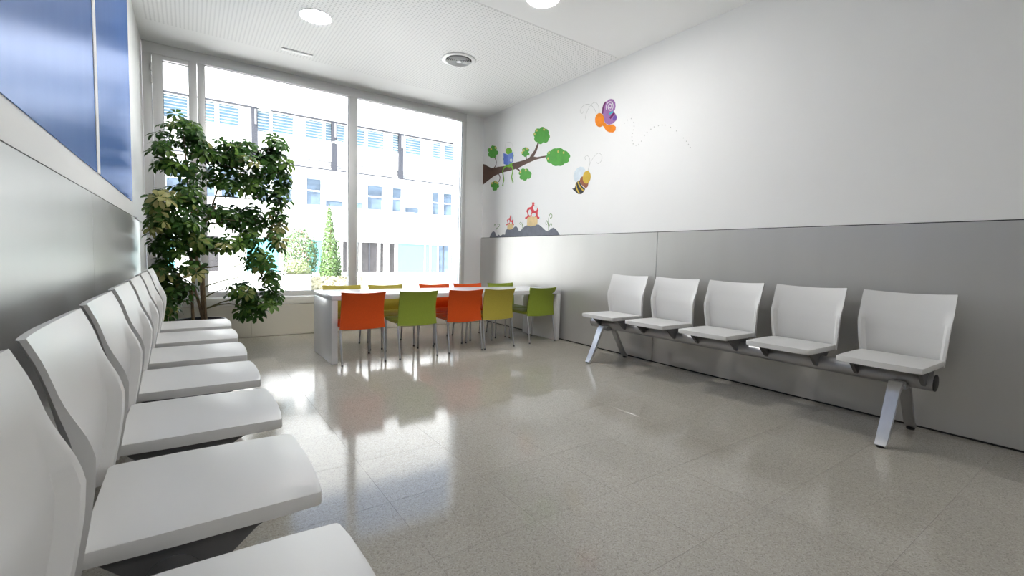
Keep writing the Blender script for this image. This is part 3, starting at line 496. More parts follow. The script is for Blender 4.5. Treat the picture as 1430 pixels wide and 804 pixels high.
('mushroom_small','spot','white','f',[(5.003,1.439),(5.004,1.431),(5.008,1.424),(5.014,1.419),(5.021,1.417),(5.029,1.417),(5.037,1.421),(5.044,1.426),(5.048,1.433),(5.05,1.442),(5.049,1.45),(5.045,1.457),(5.039,1.461),(5.032,1.464),(5.023,1.463),(5.016,1.46),(5.009,1.455),(5.005,1.447)],5),
('mushroom_small','spot','white','f',[(5.013,1.384),(5.014,1.38),(5.019,1.375),(5.026,1.373),(5.035,1.371),(5.044,1.372),(5.054,1.374),(5.061,1.377),(5.066,1.382),(5.068,1.387),(5.067,1.392),(5.062,1.396),(5.055,1.399),(5.046,1.4),(5.036,1.399),(5.027,1.397),(5.02,1.394),(5.015,1.389)],5),
('sprig0','curl','sprig',0.01,[(4.255,1.253),(4.263,1.368),(4.257,1.419),(4.236,1.454),(4.207,1.447),(4.2,1.422),(4.222,1.402),(4.234,1.414)],1),
('sprig0','curl','sprig',0.01,[(4.257,1.286),(4.23,1.335),(4.202,1.336),(4.208,1.313)],1),
('sprig0','curl','sprig',0.011,[(4.258,1.309),(4.284,1.369),(4.302,1.375),(4.312,1.349),(4.294,1.332)],1),
('sprig1','curl','sprig',0.009,[(5.405,1.281),(5.399,1.326),(5.422,1.374),(5.444,1.381),(5.451,1.355)],1),
('sprig1','curl','sprig',0.009,[(5.398,1.317),(5.357,1.337),(5.314,1.361),(5.334,1.383),(5.368,1.376)],1),
('sprig2','curl','sprig',0.007,[(4.782,1.292),(4.792,1.353),(4.821,1.386),(4.847,1.372),(4.826,1.354)],1),
('sprig2','curl','sprig',0.008,[(4.785,1.336),(4.768,1.407)],1),
]

DECALS = {
 'branch': ('tree_branch_decal', 'brown cartoon branch with green leaf clumps printed on the right wall', 'wall decal'),
 'frog': ('frog_decal', 'green cartoon frog reading a blue book on the printed branch', 'wall decal'),
 'butterfly': ('butterfly_decal', 'purple and orange cartoon butterfly printed high on the right wall', 'wall decal'),
 'trail': ('dotted_trail_decal', 'faint grey dotted flight trail behind the butterfly', 'wall decal'),
 'bee': ('bee_decal', 'yellow and black striped cartoon bee printed below the butterfly', 'wall decal'),
 'hill': ('hill_decal', 'slate grey mound silhouette printed along the top of the grey wainscot', 'wall decal'),
 'mushroom_big': ('mushroom_decal', 'larger red mushroom with white spots on the grey mound', 'wall decal'),
 'mushroom_small': ('mushroom_decal', 'smaller red mushroom with white spots near the window corner', 'wall decal'),
 'sprig0': ('sprig_decal', 'curly green sprig to the right of the larger mushroom', 'wall decal'),
 'sprig1': ('sprig_decal', 'pale curly sprig left of the smaller mushroom, nearest the window corner', 'wall decal'),
 'sprig2': ('sprig_decal', 'thin curly sprig between the two red mushrooms', 'wall decal'),
}
roots = {}
trail = MB()
for th, part, col, kind, pts, lay in STICKERS:
    if th not in roots:
        n, lab, cat = DECALS[th]
        ys = [p[0] for s in STICKERS if s[0] == th for p in s[4]]; zs = [p[1] for s in STICKERS if s[0] == th for p in s[4]]
        c = ((min(ys) + max(ys)) / 2, min(zs))
        roots[th] = (thing(n, lab, cat, (WR, c[0], c[1]), group={'mushroom_big': 'red mushrooms on the mural', 'mushroom_small': 'red mushrooms on the mural'}.get(th)), c)
    r, c = roots[th]
    loc = [(p[0] - c[0], p[1] - c[1]) for p in pts]
    h = -0.0006 * lay
    if kind == 'f':
        if th == 'trail': trail.prism(loc, 'x', h, -0.0001); continue
        MB().prism(loc, 'x', h, -0.0001).build(part, 'print_' + col, r, False)
    else:
        wd = kind / 2; L, R = [], []
        # smooth the stroke a little
        fine = []
        for i in range(len(loc) - 1):
            p0, p1, p2, p3 = (Vector(loc[max(i - 1, 0)]), Vector(loc[i]), Vector(loc[i + 1]), Vector(loc[min(i + 2, len(loc) - 1)]))
            for q in range(4):
                u = q / 4
                fine.append(0.5 * ((2 * p1) + (-p0 + p2) * u + (2 * p0 - 5 * p1 + 4 * p2 - p3) * u * u + (-p0 + 3 * p1 - 3 * p2 + p3) * u ** 3))
        fine.append(Vector(loc[-1]))
        for i, p in enumerate(fine):
            d = (fine[min(i + 1, len(fine) - 1)] - fine[max(i - 1, 0)]).normalized(); nn = Vector((-d.y, d.x)) * wd
            L.append(p + nn); R.append(p - nn)
        m = MB()
        A = [m.bm.verts.new((h, p.x, p.y)) for p in L]; Bv = [m.bm.verts.new((h, p.x, p.y)) for p in R]
        for i in range(len(A) - 1): m.bm.faces.new((A[i], A[i + 1], Bv[i + 1], Bv[i]))
        m.build(part, 'print_' + col, r, False)
trail.build('dots', 'print_line', roots['trail'][0], False)

# ------------------------------------------------------------------ beam benches (local: wall at x=0, facing +x, seats along y)
def bench_profile(z):
    tab = [(0.40, 0.166), (0.433, 0.171), (0.491, 0.181), (0.555, 0.190), (0.604, 0.192), (0.643, 0.185), (0.683, 0.173), (0.716, 0.163), (0.765, 0.146), (0.80, 0.131)]
    for (a, x), (b, y) in zip(tab[:-1], tab[1:]):
        if z <= b: return x + (y - x) * (z - a) / (b - a)
    return tab[-1][1]
def smooth(a, b, x):
    u = min(1, max(0, (x - a) / (b - a))); return u * u * (3 - 2 * u)
def backrest_mesh():
    m = MB(); NS, NT = 22, 22
    F, K = [], []
    for i in range(NT + 1):
        t = i / NT; fr, bk = [], []
        for j in range(NS + 1):
            s = -1 + 2 * j / NS
            s = math.copysign(abs(s) ** 0.8, s)
            z = 0.405 + t * 0.395 - 0.010 * t ** 4 * (1 - s * s)
            hw = 0.190 + 0.024 * math.sin(min(1, t * 1.15) * PI * 0.5) - 0.004 * t
            x = bench_profile(z)
            wing = smooth(0.84, 0.93, abs(s)) * (1 - smooth(0.50, 0.80, t))
            x -= 0.024 * (1 - s * s) + 0.012
            x += wing * 0.022 + 0.012 * smooth(0.5, 0.9, t)
            th = 0.012 + wing * 0.022 + 0.004 * (1 - abs(s))
            ez = 1 - smooth(0.93, 1.0, abs(s)) * 0.3
            fr.append(m.bm.verts.new((x, s * hw, z))); bk.append(m.bm.verts.new((x - th * ez, s * hw * 0.992, z - 0.002 * t)))
        F.append(fr); K.append(bk)
    for i in range(NT):
        for j in range(NS):
            m.bm.faces.new((F[i][j], F[i][j + 1], F[i + 1][j + 1], F[i + 1][j])); m.bm.faces.new((K[i][j + 1], K[i][j], K[i + 1][j], K[i + 1][j + 1]))
        m.bm.faces.new((F[i][0], F[i + 1][0], K[i + 1][0], K[i][0])); m.bm.faces.new((F[i + 1][NS], F[i][NS], K[i][NS], K[i + 1][NS]))
    for j in range(NS):
        m.bm.faces.new((F[NT][j], F[NT][j + 1], K[NT][j + 1], K[NT][j])); m.bm.faces.new((F[0][j + 1], F[0][j], K[0][j], K[0][j + 1]))
    return m.mesh('backrest', 'white_plastic')
def pan_mesh():
    # plan outline with rounded front corners and a bowed front edge
    half = [(0.170, -0.189), (0.30, -0.190), (0.46, -0.188), (0.538, -0.187), (0.545, -0.185), (0.549, -0.178), (0.553, -0.13), (0.557, -0.05)]
    out = half + [(x, -y) for x, y in reversed(half)]
    m = MB().prism(out, 'z', 0.411, 0.441, 0.005, 2)
    return m.mesh('seat', 'white_plastic')
def bracket_mesh():
    return MB().prism([(0.18, 0.408), (0.47, 0.408), (0.43, 0.392), (0.362, 0.330), (0.345, 0.318), (0.33, 0.345), (0.245, 0.345)], 'y', -0.010, 0.010, 0.002, 1).mesh('bracket', 'bracket')
BACK, PAN, BRK = backrest_mesh(), pan_mesh(), bracket_mesh()
def leg_strip(path, w0, w1, th):
    """flat bar following path [(x, z)], width along y tapering w0 to w1"""
    m = MB(); n = len(path); rings = []
    for i, (x, z) in enumerate(path):
        a = Vector(path[max(i - 1, 0)]); b = Vector(path[min(i + 1, n - 1)]); d = (b - a).normalized(); nn = Vector((-d.y, d.x)) * th / 2
        w = w0 + (w1 - w0) * i / (n - 1)
        p = Vector((x, z)); rings.append([m.bm.verts.new(((p + nn * s).x, q * w / 2, (p + nn * s).y)) for s, q in ((1, -1), (1, 1), (-1, 1), (-1, -1))])
    for i in range(n - 1):
        for k in range(4): m.bm.faces.new((rings[i][k], rings[i][(k + 1) % 4], rings[i + 1][(k + 1) % 4], rings[i + 1][k]))
    m.bm.faces.new(rings[0][::-1]); m.bm.faces.new(rings[-1])
    es = [e for e in m.bm.edges if len(e.link_faces) == 2 and e.calc_face_angle() > 1.0]
    bmesh.ops.bevel(m.bm, geom=es, offset=0.004, segments=2, affect='EDGES', profile=0.5)
    return m
FRONT_LEG = leg_strip([(0.335, 0.300), (0.372, 0.318), (0.405, 0.318), (0.424, 0.295), (0.440, 0.262), (0.488, 0.150), (0.545, 0.040), (0.562, 0.014), (0.570, 0.006)], 0.066, 0.047, 0.022).mesh('front_leg', 'polished')
REAR_LEG = leg_strip([(0.30, 0.305), (0.268, 0.300), (0.245, 0.280), (0.19, 0.190), (0.115, 0.065), (0.088, 0.030), (0.060, 0.018)], 0.058, 0.045, 0.022).mesh('rear_leg', 'beam_steel')
FOOT = MB().lathe([(0.018, 0.0), (0.020, 0.003), (0.020, 0.010), (0.012, 0.012)], seg=16).mesh('foot', 'black_plastic')
CLAMP = MB().box((0.245, -0.036, 0.283), (0.375, 0.036, 0.318), 0.006, 2).mesh('clamp', 'beam_steel')
def bench(name, label, x, rz, y0, seat_ys, leg_ys, beam, seat_labels):
    """seat_ys etc. are world y; y0 is the root's world y"""
    t = thing(name, label, 'bench', (x, y0, 0), rz)
    sg = 1 if abs(rz) < 1 else -1
    L = lambda yy: (yy - y0) * sg
    bl, bh = sorted((L(beam[0]), L(beam[1])))
    b = MB().tube([(0.295, bl, 0.335), (0.295, bh, 0.335)], 0.044, 28).build('beam', 'beam_steel', t)
    for yy, d in ((bl, -1), (bh, 1)):
        e = MB().tube([(0.295, yy - d * 0.001, 0.335), (0.295, yy + d * 0.004, 0.335), (0.295, yy + d * 0.006, 0.335)], [0.0445, 0.0445, 0.041], 28).build('end_cap', 'black_plastic', b)
    for yy in leg_ys:
        fl = put('leg', FRONT_LEG, t, (0, L(yy), 0)); put('foot', FOOT, fl, (0.562, 0, 0))
        rl = put('leg', REAR_LEG, t, (0, L(yy), 0)); put('foot', FOOT, rl, (0.072, 0, 0))
        put('clamp', CLAMP, t, (0, L(yy), 0))
    for yy in seat_ys:
        s = put('seat', PAN, t, (0, L(yy), 0))
        put('backrest', BACK, s); put('bracket', BRK, s, (0, -0.150, 0)); put('bracket', BRK, s, (0, 0.150, 0))
    return t
bench('beam_bench', 'five-seat white plastic beam bench standing against the right wall', XR, PI, 1.85,
      [0.840 + 0.508 * i for i in range(5)], [0.79, 2.94], (0.655, 3.15), None)
bench('beam_bench', 'long row of white plastic beam seats against the left wall, nearest the viewer', XL, 0, 2.2,
      [0.665 + 0.500 * i for i in range(7)], [0.62, 2.145, 3.64], (0.35, 3.95), None)

# ------------------------------------------------------------------ children's table and chairs
t = thing('activity_table', 'long low white table with slab ends under the window', 'table', (2.21, 4.262, 0))
MB().box((-1.25, -0.322, 0.535), (1.25, 0.322, 0.577), 0.003, 2).build('table_top', 'table_white', t)
for s in (-1, 1):
    MB().box((s * 1.225 - 0.025, -0.322, 0.0), (s * 1.225 + 0.025, 0.322, 0.535), 0.003, 2).build('side_panel', 'table_white', t)

def chair_parts():
    # facing +y (seat in front of the back), back plane near y=0
    m = MB(); NS, NT = 14, 12; F, K = [], []
    for i in range(NT + 1):
        t = i / NT; fr, bk = [], []
        for j in range(NS + 1):
            s = -1 + 2 * j / NS
            z = 0.300 + 0.312 * t - 0.011 * t ** 3 * (1 - s * s) - 0.006 * (1 - t) ** 4 * (1 - s * s) + 0.0
            hw = 0.181 + 0.009 * (1 - t) - 0.006 * math.sin(t * PI) + 0.005 * smooth(0.8, 1, t)
            y = 0.018 * math.sin(t * PI * 0.8) - 0.045 * t ** 2 - 0.016 * (1 - s * s)
            fr.append(m.bm.verts.new((s * hw, y + 0.008, z))); bk.append(m.bm.verts.new((s * hw, y - 0.008, z)))
        F.append(fr); K.append(bk)
    for i in range(NT):
        for j in range(NS):
            m.bm.faces.new((F[i][j], F[i][j + 1], F[i + 1][j + 1], F[i + 1][j])); m.bm.faces.new((K[i][j + 1], K[i][j], K[i + 1][j], K[i + 1][j + 1]))
        m.bm.faces.new((F[i][0], F[i + 1][0], K[i + 1][0], K[i][0])); m.bm.faces.new((F[i + 1][NS], F[i][NS], K[i][NS], K[i + 1][NS]))
    for j in range(NS):
        m.bm.faces.new((F[NT][j], F[NT][j + 1], K[NT][j + 1], K[NT][j])); m.bm.faces.new((F[0][j + 1], F[0][j], K[0][j], K[0][j + 1]))
    es = [e for e in m.bm.edges if len(e.link_faces) == 2 and e.calc_face_angle() > 1.0]
    bmesh.ops.bevel(m.bm, geom=es, offset=0.004, segments=2, affect='EDGES', profile=0.5)
    seat = MB().prism([(-0.186, 0.0), (0.186, 0.0), (0.182, 0.20), (0.176, 0.34), (0.150, 0.368), (-0.150, 0.368), (-0.176, 0.34), (-0.182, 0.20)], 'z', 0.312, 0.342, 0.008, 3)
    return m, seat
CH = {}
def chair(col, x, y, rz, label, group):
    t = thing('childrens_chair', label, 'chair', (x, y, 0), rz, group)
    if col not in CH:
        b, s = chair_parts(); CH[col] = (b.mesh('backrest', col), s.mesh('seat', col))
    if 'leg' not in CH:
        CH['rl'] = MB().tube([(0, 0.035, 0.312), (0, 0.010, 0.30), (0, -0.045, 0.005)], [0.010, 0.010, 0.0075], 12).mesh('leg', 'chair_steel')
        CH['fl'] = MB().tube([(0, 0, 0.312), (0, 0.012, 0.005)], [0.010, 0.0075], 12).mesh('leg', 'chair_steel')
        CH['foot'] = MB().lathe([(0.0085, 0.0), (0.0092, 0.002), (0.0092, 0.014), (0.0075, 0.015)], seg=12).mesh('foot', 'bracket')
        CH['leg'] = 1
    put('backrest', CH[col][0], t); put('seat', CH[col][1], t)
    for sx in (-1, 1):
        l = put('leg', CH['rl'], t, (sx * 0.182, 0, 0)); put('foot', CH['foot'], l, (0, -0.045, 0))
        l = put('leg', CH['fl'], t, (sx * 0.166, 0.335, 0)); put('foot', CH['foot'], l, (0, 0.012, 0))
    return t
front_g, back_g = 'chairs along the near side of the table', 'chairs along the window side of the table'
chair('orange_seat', 1.200, 3.880, 0.0, 'orange chair at the left end of the near side of the table', front_g)
chair('green_seat', 1.697, 3.885, 0.02, 'lime green chair between the two near orange chairs', front_g)
chair('orange_seat', 2.198, 3.905, 0.0, 'orange chair beside the olive yellow chair on the near side', front_g)
chair('yellow_seat', 2.597, 3.920, 0.03, 'olive yellow chair on the near side of the table', front_g)
chair('green_seat', 3.193, 3.960, 0.03, 'lime green chair on the near side next to the right wall', front_g)
chair('yellow_seat', 1.250, 4.700, PI, 'olive yellow chair on the window side at the left end of the table', back_g)
chair('yellow_seat', 1.700, 4.705, PI, 'olive yellow chair on the window side, second from the left end', back_g)
chair('orange_seat', 2.262, 4.700, PI, 'orange chair on the window side beside an olive yellow one', back_g)
chair('orange_seat', 2.700, 4.715, PI, 'orange chair on the window side beside the lime green one', back_g)
chair('green_seat', 3.175, 4.725, PI, 'lime green chair on the window side next to the right wall', back_g)

# ------------------------------------------------------------------ potted umbrella plant
PLX, PLY = 0.075, 4.72
plant = thing('potted_plant', 'tall bushy umbrella plant in a dark pot by the window', 'plant', (PLX, PLY, 0))
MB().lathe([(0.140, 0.0), (0.150, 0.01), (0.180, 0.300), (0.190, 0.305), (0.190, 0.330), (0.176, 0.330), (0.172, 0.290), (0.0005, 0.290)], seg=36).build('pot', 'pot', plant)
MB().lathe([(0.0005, 0.310), (0.12, 0.306), (0.171, 0.300), (0.171, 0.291), (0.0005, 0.291)], seg=28).build('soil', 'soil', plant)
stems = [
  [(0.02, 0.0, 0.30), (-0.005, 0.01, 0.45), (-0.04, 0.02, 0.62), (-0.055, 0.02, 0.82), (-0.03, 0.03, 1.05), (-0.06, 0.02, 1.35), (-0.08, 0.0, 1.70)],
  [(0.03, 0.02, 0.30), (0.015, 0.02, 0.50), (0.005, 0.03, 0.70), (-0.02, 0.04, 0.90), (0.05, 0.05, 1.15), (0.14, 0.06, 1.45), (0.18, 0.06, 1.75)],
  [(0.04, -0.02, 0.30), (0.03, -0.02, 0.52), (0.02, -0.03, 0.74), (-0.02, -0.04, 0.88), (0.03, -0.05, 1.10), (0.12, -0.06, 1.30)],
  [(-0.05, 0.02, 0.30), (-0.055, 0.02, 0.50), (-0.05, 0.03, 0.72), (-0.09, 0.03, 1.0), (-0.16, 0.02, 1.25)],
]
stem_pts = []
for s in stems:
    n = len(s)
    fine = []
    for i in range(n - 1):
        p0, p1, p2, p3 = (Vector(s[max(i - 1, 0)]), Vector(s[i]), Vector(s[i + 1]), Vector(s[min(i + 2, n - 1)]))
        for q in range(5):
            u = q / 5
            fine.append(0.5 * ((2 * p1) + (-p0 + p2) * u + (2 * p0 - 5 * p1 + 4 * p2 - p3) * u * u + (-p0 + 3 * p1 - 3 * p2 + p3) * u ** 3))
    fine.append(Vector(s[-1])); stem_pts += [p for p in fine if p.z > 0.42]
    MB().tube(fine, [0.0125 - 0.007 * i / (len(fine) - 1) for i in range(len(fine))], 9).build('stem', 'bark', plant)
def leaf_mesh(rng, nl, size, m):
    b = MB()
    for k in range(nl):
        a = 2 * PI * k / nl + rng.uniform(-0.15, 0.15); L = size * rng.uniform(0.82, 1.1); W = L * rng.uniform(0.19, 0.24); droop = rng.uniform(0.25, 0.75)
        ca, sa = math.cos(a), math.sin(a); prev = None
        for i, (u, w) in enumerate(((0.0, 0.05), (0.12, 0.12), (0.35, 0.62), (0.6, 1.0), (0.82, 0.78), (1.0, 0.06))):
            r = 0.008 + L * u * (1 - 0.25 * droop * u); z = -droop * L * u * u * 0.75
            c = Vector((ca * r, sa * r, z)); n = Vector((-sa, ca, 0))
            tri = [b.bm.verts.new(c + n * W * w + Vector((0, 0, 0.22 * W * w))), b.bm.verts.new(c), b.bm.verts.new(c - n * W * w + Vector((0, 0, 0.22 * W * w)))]
            if prev:
                b.bm.faces.new((prev[0], prev[1], tri[1], tri[0])); b.bm.faces.new((prev[1], prev[2], tri[2], tri[1]))
            prev = tri
    b.tube([(0, 0, -0.075), (0.004, 0, -0.035), (0, 0, 0)], 0.0017, 5)
    bm = b.bm
    me = bpy.data.meshes.new('leaf'); bm.to_mesh(me); bm.free(); me.materials.append(MATS[m])
    me.polygons.foreach_set('use_smooth', [True] * len(me.polygons))
    return me
rng = random.Random(11)
LEAVES = {k: [leaf_mesh(rng, rng.choice((6, 7, 7, 8)), 0.088, k) for _ in range(4)] for k in ('leaf_dark', 'leaf_mid', 'leaf_pale')}
CLUMPS = [(-0.017, 1.913, 0.135, 0.114, 0, 12, 0.05), (-0.159, 1.74, 0.083, 0.114, -0.03, 7, 0.05), (-0.098, 1.623, 0.104, 0.08, 0, 6, 0.1), (0.079, 1.792, 0.094, 0.091, 0.05, 6, 0.1), (0.264, 1.778, 0.146, 0.114, 0.05, 12, 0.22), (0.437, 1.777, 0.135, 0.114, 0, 13, 0.22), (0.646, 1.857, 0.094, 0.091, -0.05, 8, 0.03), (0.605, 1.694, 0.125, 0.114, 0, 11, 0.08), (0.726, 1.652, 0.057, 0.125, -0.05, 6, 0.03), (0.303, 1.562, 0.177, 0.114, 0.05, 14, 0.15), (0.495, 1.521, 0.146, 0.091, 0.05, 11, 0.1), (0.036, 1.578, 0.104, 0.103, 0.05, 6, 0.1), (0.679, 1.446, 0.094, 0.125, 0, 8, 0.08), (-0.183, 1.307, 0.135, 0.08, -0.1, 10, 0.45), (-0.026, 1.359, 0.146, 0.091, 0, 10, 0.35), (-0.16, 1.139, 0.146, 0.103, -0.1, 12, 0.45), (0.009, 1.164, 0.146, 0.103, -0.05, 11, 0.35), (0.141, 1.284, 0.083, 0.08, 0, 4, 0.15), (0.326, 1.228, 0.156, 0.091, 0.05, 10, 0.08), (0.475, 1.219, 0.135, 0.114, 0.05, 12, 0.05), (0.66, 1.23, 0.094, 0.114, 0, 8, 0.12), (-0.109, 0.96, 0.156, 0.091, -0.05, 12, 0.3), (0.084, 0.979, 0.125, 0.08, -0.05, 8, 0.3), (0.266, 0.985, 0.114, 0.057, -0.1, 6, 0.3), (0.457, 1.025, 0.114, 0.08, 0, 7, 0.1), (0.657, 1.033, 0.073, 0.091, -0.05, 5, 0.35), (-0.169, 0.749, 0.094, 0.103, -0.05, 8, 0.15), (-0.087, 0.608, 0.114, 0.103, -0.05, 9, 0.2), (0.012, 0.768, 0.083, 0.08, -0.05, 5, 0.3), (-0.166, 0.457, 0.073, 0.08, -0.05, 6, 0.1), (0.529, 0.856, 0.114, 0.08, -0.1, 8, 0.2), (0.613, 0.677, 0.073, 0.114, -0.1, 7, 0.35), (0.388, 0.566, 0.114, 0.08, -0.1, 8, 0.15), (0.554, 0.497, 0.125, 0.091, -0.1, 10, 0.2), (0.452, 0.412, 0.094, 0.046, -0.1, 4, 0.1)]
twigs_done = 0
for ci, (cx, cz, rx, rz_, dy, n, pale) in enumerate(CLUMPS):
    c = Vector((cx - PLX, dy, cz))
    src = min(stem_pts, key=lambda p: (p - c).length + max(0, p.z - c.z + 0.05) * 1.5)
    mid = (src + c) / 2 + Vector((0, 0, -0.03 if c.z > 0.8 else 0.05))
    MB().tube([src, (src + mid) / 2 + Vector((0, 0, 0.01)), mid, (mid + c) / 2 + Vector((0, 0, 0.01)), c], [0.006, 0.0052, 0.0045, 0.004, 0.003], 7).build('branch', 'twig', plant)
    for k in range(n):
        while True:
            u = Vector((rng.uniform(-1, 1), rng.uniform(-1, 1), rng.uniform(-1, 1)))
            if u.length <= 1: break
        p = c + Vector((u.x * rx, u.y * 0.20, u.z * rz_))
        p.x = max(p.x, -0.34 + 0.115 - PLX)
        q = rng.random()
        key = 'leaf_pale' if q < pale else ('leaf_mid' if q < pale + 0.45 else 'leaf_dark')
        o = put('leaf', rng.choice(LEAVES[key]), plant, p)
        out = Vector((u.x * 0.9, u.y * 0.7 - 0.25, 0.75)).normalized()
        ax = (out + Vector((rng.uniform(-.5, .5), rng.uniform(-.5, .5), rng.uniform(-.3, .3)))).normalized()
        o.rotation_mode = 'QUATERNION'
        o.rotation_quaternion = ax.to_track_quat('Z', 'Y') @ Matrix.Rotation(rng.uniform(0, 2 * PI), 3, 'Z').to_quaternion()
        sc_ = rng.uniform(0.75, 1.12); o.scale = (sc_, sc_, sc_)

# the leaves past the first 300: one joined part
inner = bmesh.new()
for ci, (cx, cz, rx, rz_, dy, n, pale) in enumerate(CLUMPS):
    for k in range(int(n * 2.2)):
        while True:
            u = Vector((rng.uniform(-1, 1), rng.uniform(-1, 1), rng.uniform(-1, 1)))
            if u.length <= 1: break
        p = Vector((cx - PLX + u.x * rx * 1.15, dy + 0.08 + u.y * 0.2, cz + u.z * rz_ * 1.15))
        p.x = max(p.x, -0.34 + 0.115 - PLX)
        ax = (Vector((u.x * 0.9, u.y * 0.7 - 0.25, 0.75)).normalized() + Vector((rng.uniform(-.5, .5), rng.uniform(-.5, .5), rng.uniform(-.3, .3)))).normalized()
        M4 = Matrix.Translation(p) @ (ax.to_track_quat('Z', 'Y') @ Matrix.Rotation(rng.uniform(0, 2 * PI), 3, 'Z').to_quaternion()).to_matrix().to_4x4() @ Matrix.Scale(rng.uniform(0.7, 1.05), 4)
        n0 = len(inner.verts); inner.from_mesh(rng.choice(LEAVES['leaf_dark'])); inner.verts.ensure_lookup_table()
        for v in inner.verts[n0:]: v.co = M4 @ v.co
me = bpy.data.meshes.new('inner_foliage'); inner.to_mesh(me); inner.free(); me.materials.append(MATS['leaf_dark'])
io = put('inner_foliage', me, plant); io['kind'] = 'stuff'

# ------------------------------------------------------------------ outside: ground, planting, building across the courtyard
structure(MB().box((-40, 5.86, -0.6), (60, 60, -0.12)).build('ground', 'outside_ground'))

def leafy(name, m, parent, count, size, fn, seed):
    r = random.Random(seed); vs, fs = [], []
    for _ in range(count):
        p, n = fn(r); n = (Vector(n) + Vector((r.uniform(-.6, .6), r.uniform(-.6, .6), r.uniform(-.6, .6)))).normalized()
        a = n.orthogonal().normalized(); a.rotate(Matrix.Rotation(r.uniform(0, 2 * PI), 3, n)); b = n.cross(a)
        s = size * r.uniform(0.6, 1.3); i = len(vs); p = Vector(p)
        vs += [p - a * s, p + b * s * 0.45, p + a * s, p - b * s * 0.45]; fs.append((i, i + 1, i + 2, i + 3))
    me = bpy.data.meshes.new(name); me.from_pydata(vs, [], fs); me.materials.append(MATS[m])
    o = bpy.data.objects.new(name, me); link(o, parent); o['kind'] = 'stuff'; return o
def shell(c, r):
    def f(q):
        d = Vector((q.gauss(0, 1), q.gauss(0, 1), q.gauss(0, 1))).normalized(); k = q.uniform(0.80, 1.03)
        return (c[0] + d.x * r[0] * k, c[1] + d.y * r[1] * k, max(c[2] + d.z * r[2] * k, 0.0)), d
    return f
t = thing('round_bush', 'rounded green bush with reddish new growth outside the window', 'bush', (2.36, 12.9, -0.12))
MB().lathe([(0.03, 0), (0.03, 0.5)], seg=8).build('trunk', 'bark', t)
leafy('foliage', 'bush_green', t, 5000, 0.032, shell((0, 0, 0.93), (0.44, 0.44, 0.72)), 1)
leafy('red_shoots', 'bush_red', t, 420, 0.03, shell((0, 0, 0.96), (0.455, 0.455, 0.73)), 2)
t = thing('conifer_tree', 'slender pointed conifer outside behind the left glass pane', 'tree', (3.02, 12.5, -0.12))
MB().lathe([(0.04, 0), (0.015, 1.9)], seg=8).build('trunk', 'bark', t)
def cone(cx, h, r0, z0=0.15):
    def f(q):
        u = 1 - math.sqrt(q.random()); a = q.uniform(0, 2 * PI); rr = r0 * (1 - u) ** 0.75 * q.uniform(0.78, 1.08) * min(1, 0.75 + u * 2)
        return (cx + rr * math.cos(a), rr * math.sin(a), z0 + u * (h - z0)), (math.cos(a), math.sin(a), 0.4)
    return f
leafy('foliage', 'conifer', t, 5200, 0.030, cone(-0.03, 2.30, 0.28), 3)
leafy('side_spire', 'conifer', t, 1400, 0.028, cone(0.17, 1.55, 0.14), 4)
t = thing('low_bush', 'pale low bush growing in the white planter outside', 'bush', (2.12, 11.9, 0.40))
leafy('foliage', 'bush_pale', t, 1500, 0.026, shell((0, 0, 0.12), (0.30, 0.24, 0.22)), 5)
t = thing('planter_box', 'low white planter box outside the window', 'planter', (1.95, 11.9, -0.12))
m = MB(); m.box((-0.42, -0.3, 0), (0.42, -0.26, 0.52), 0.004, 1); m.box((-0.42, 0.26, 0), (0.42, 0.3, 0.52), 0.004, 1); m.box((-0.42, -0.26, 0), (-0.38, 0.26, 0.52), 0.004, 1); m.box((0.38, -0.26, 0), (0.42, 0.26, 0.52), 0.004, 1)
m.build('box', 'planter', t); MB().box((-0.38, -0.26, 0.40), (0.38, 0.26, 0.48)).build('soil', 'soil', t)
t = thing('grass_border', 'strip of dry yellowish ornamental grass at the foot of the conifer', 'grass', (2.95, 12.15, -0.12))
rg = random.Random(9)
leafy('blades', 'grass_dry', t, 1500, 0.06, lambda q: ((q.uniform(-0.50, 0.75), q.uniform(-0.2, -0.02), q.uniform(0.02, 0.42)), (0, 1, 0.1)), 6)

# building opposite (positions scaled from a reference plane at 20 m)
BY = 25.0
def S(x, z, y=BY): k = y / 20.0; return x * k, 0.94 + (z - 0.94) * k
bld = thing('office_building', 'white office building across the courtyard with window bands and turquoise panels', 'building', (0, BY, 0))
mods = [[(-1.3, -0.75), (-0.62, 0.06)], [(0.40, 0.86), (0.99, 1.61)], [(2.15, 2.60), (2.71, 3.44)], [(3.90, 4.51), (4.63, 5.38)], [(5.66, 6.22), (6.35, 7.06)], [(7.46, 7.94), (8.06, 8.79)], [(9.40, 9.81), (9.98, 10.50)], [(11.1, 11.6), (11.7, 12.3)]]
ground = [('ext_dark', 5.33, 5.53), ('ext_dark', 5.93, 6.01), ('ext_dark', 6.13, 6.81), ('ext_dark', 6.93, 7.10), ('ext_dark', 7.22, 7.30), ('ext_dark', 7.36, 7.61), ('turquoise', 7.74, 9.04), ('turquoise', 9.09, 9.31), ('turquoise', 9.38, 9.71), ('ext_pane', 9.76, 10.33), ('ext_pane', 10.43, 10.75), ('turquoise', 3.95, 4.50), ('turquoise', 1.8, 2.9), ('ext_dark', 0.2, 0.9), ('turquoise', -1.4, -0.4), ('turquoise', 11.0, 12.0)]
holes = []
for md in mods:
    for a, b in md:
        holes += [(a, b, 2.79, 3.98), (a, b, 5.40, 6.16)]
    holes.append((md[0][0], md[1][1], 4.36, 4.63))
for _, a, b in ground: holes.append((a, b, 0.10, 1.39))
H = [(*[S(v, 0)[0] for v in (a, b)], *[S(0, v)[1] for v in (c, d)]) for a, b, c, d in holes]
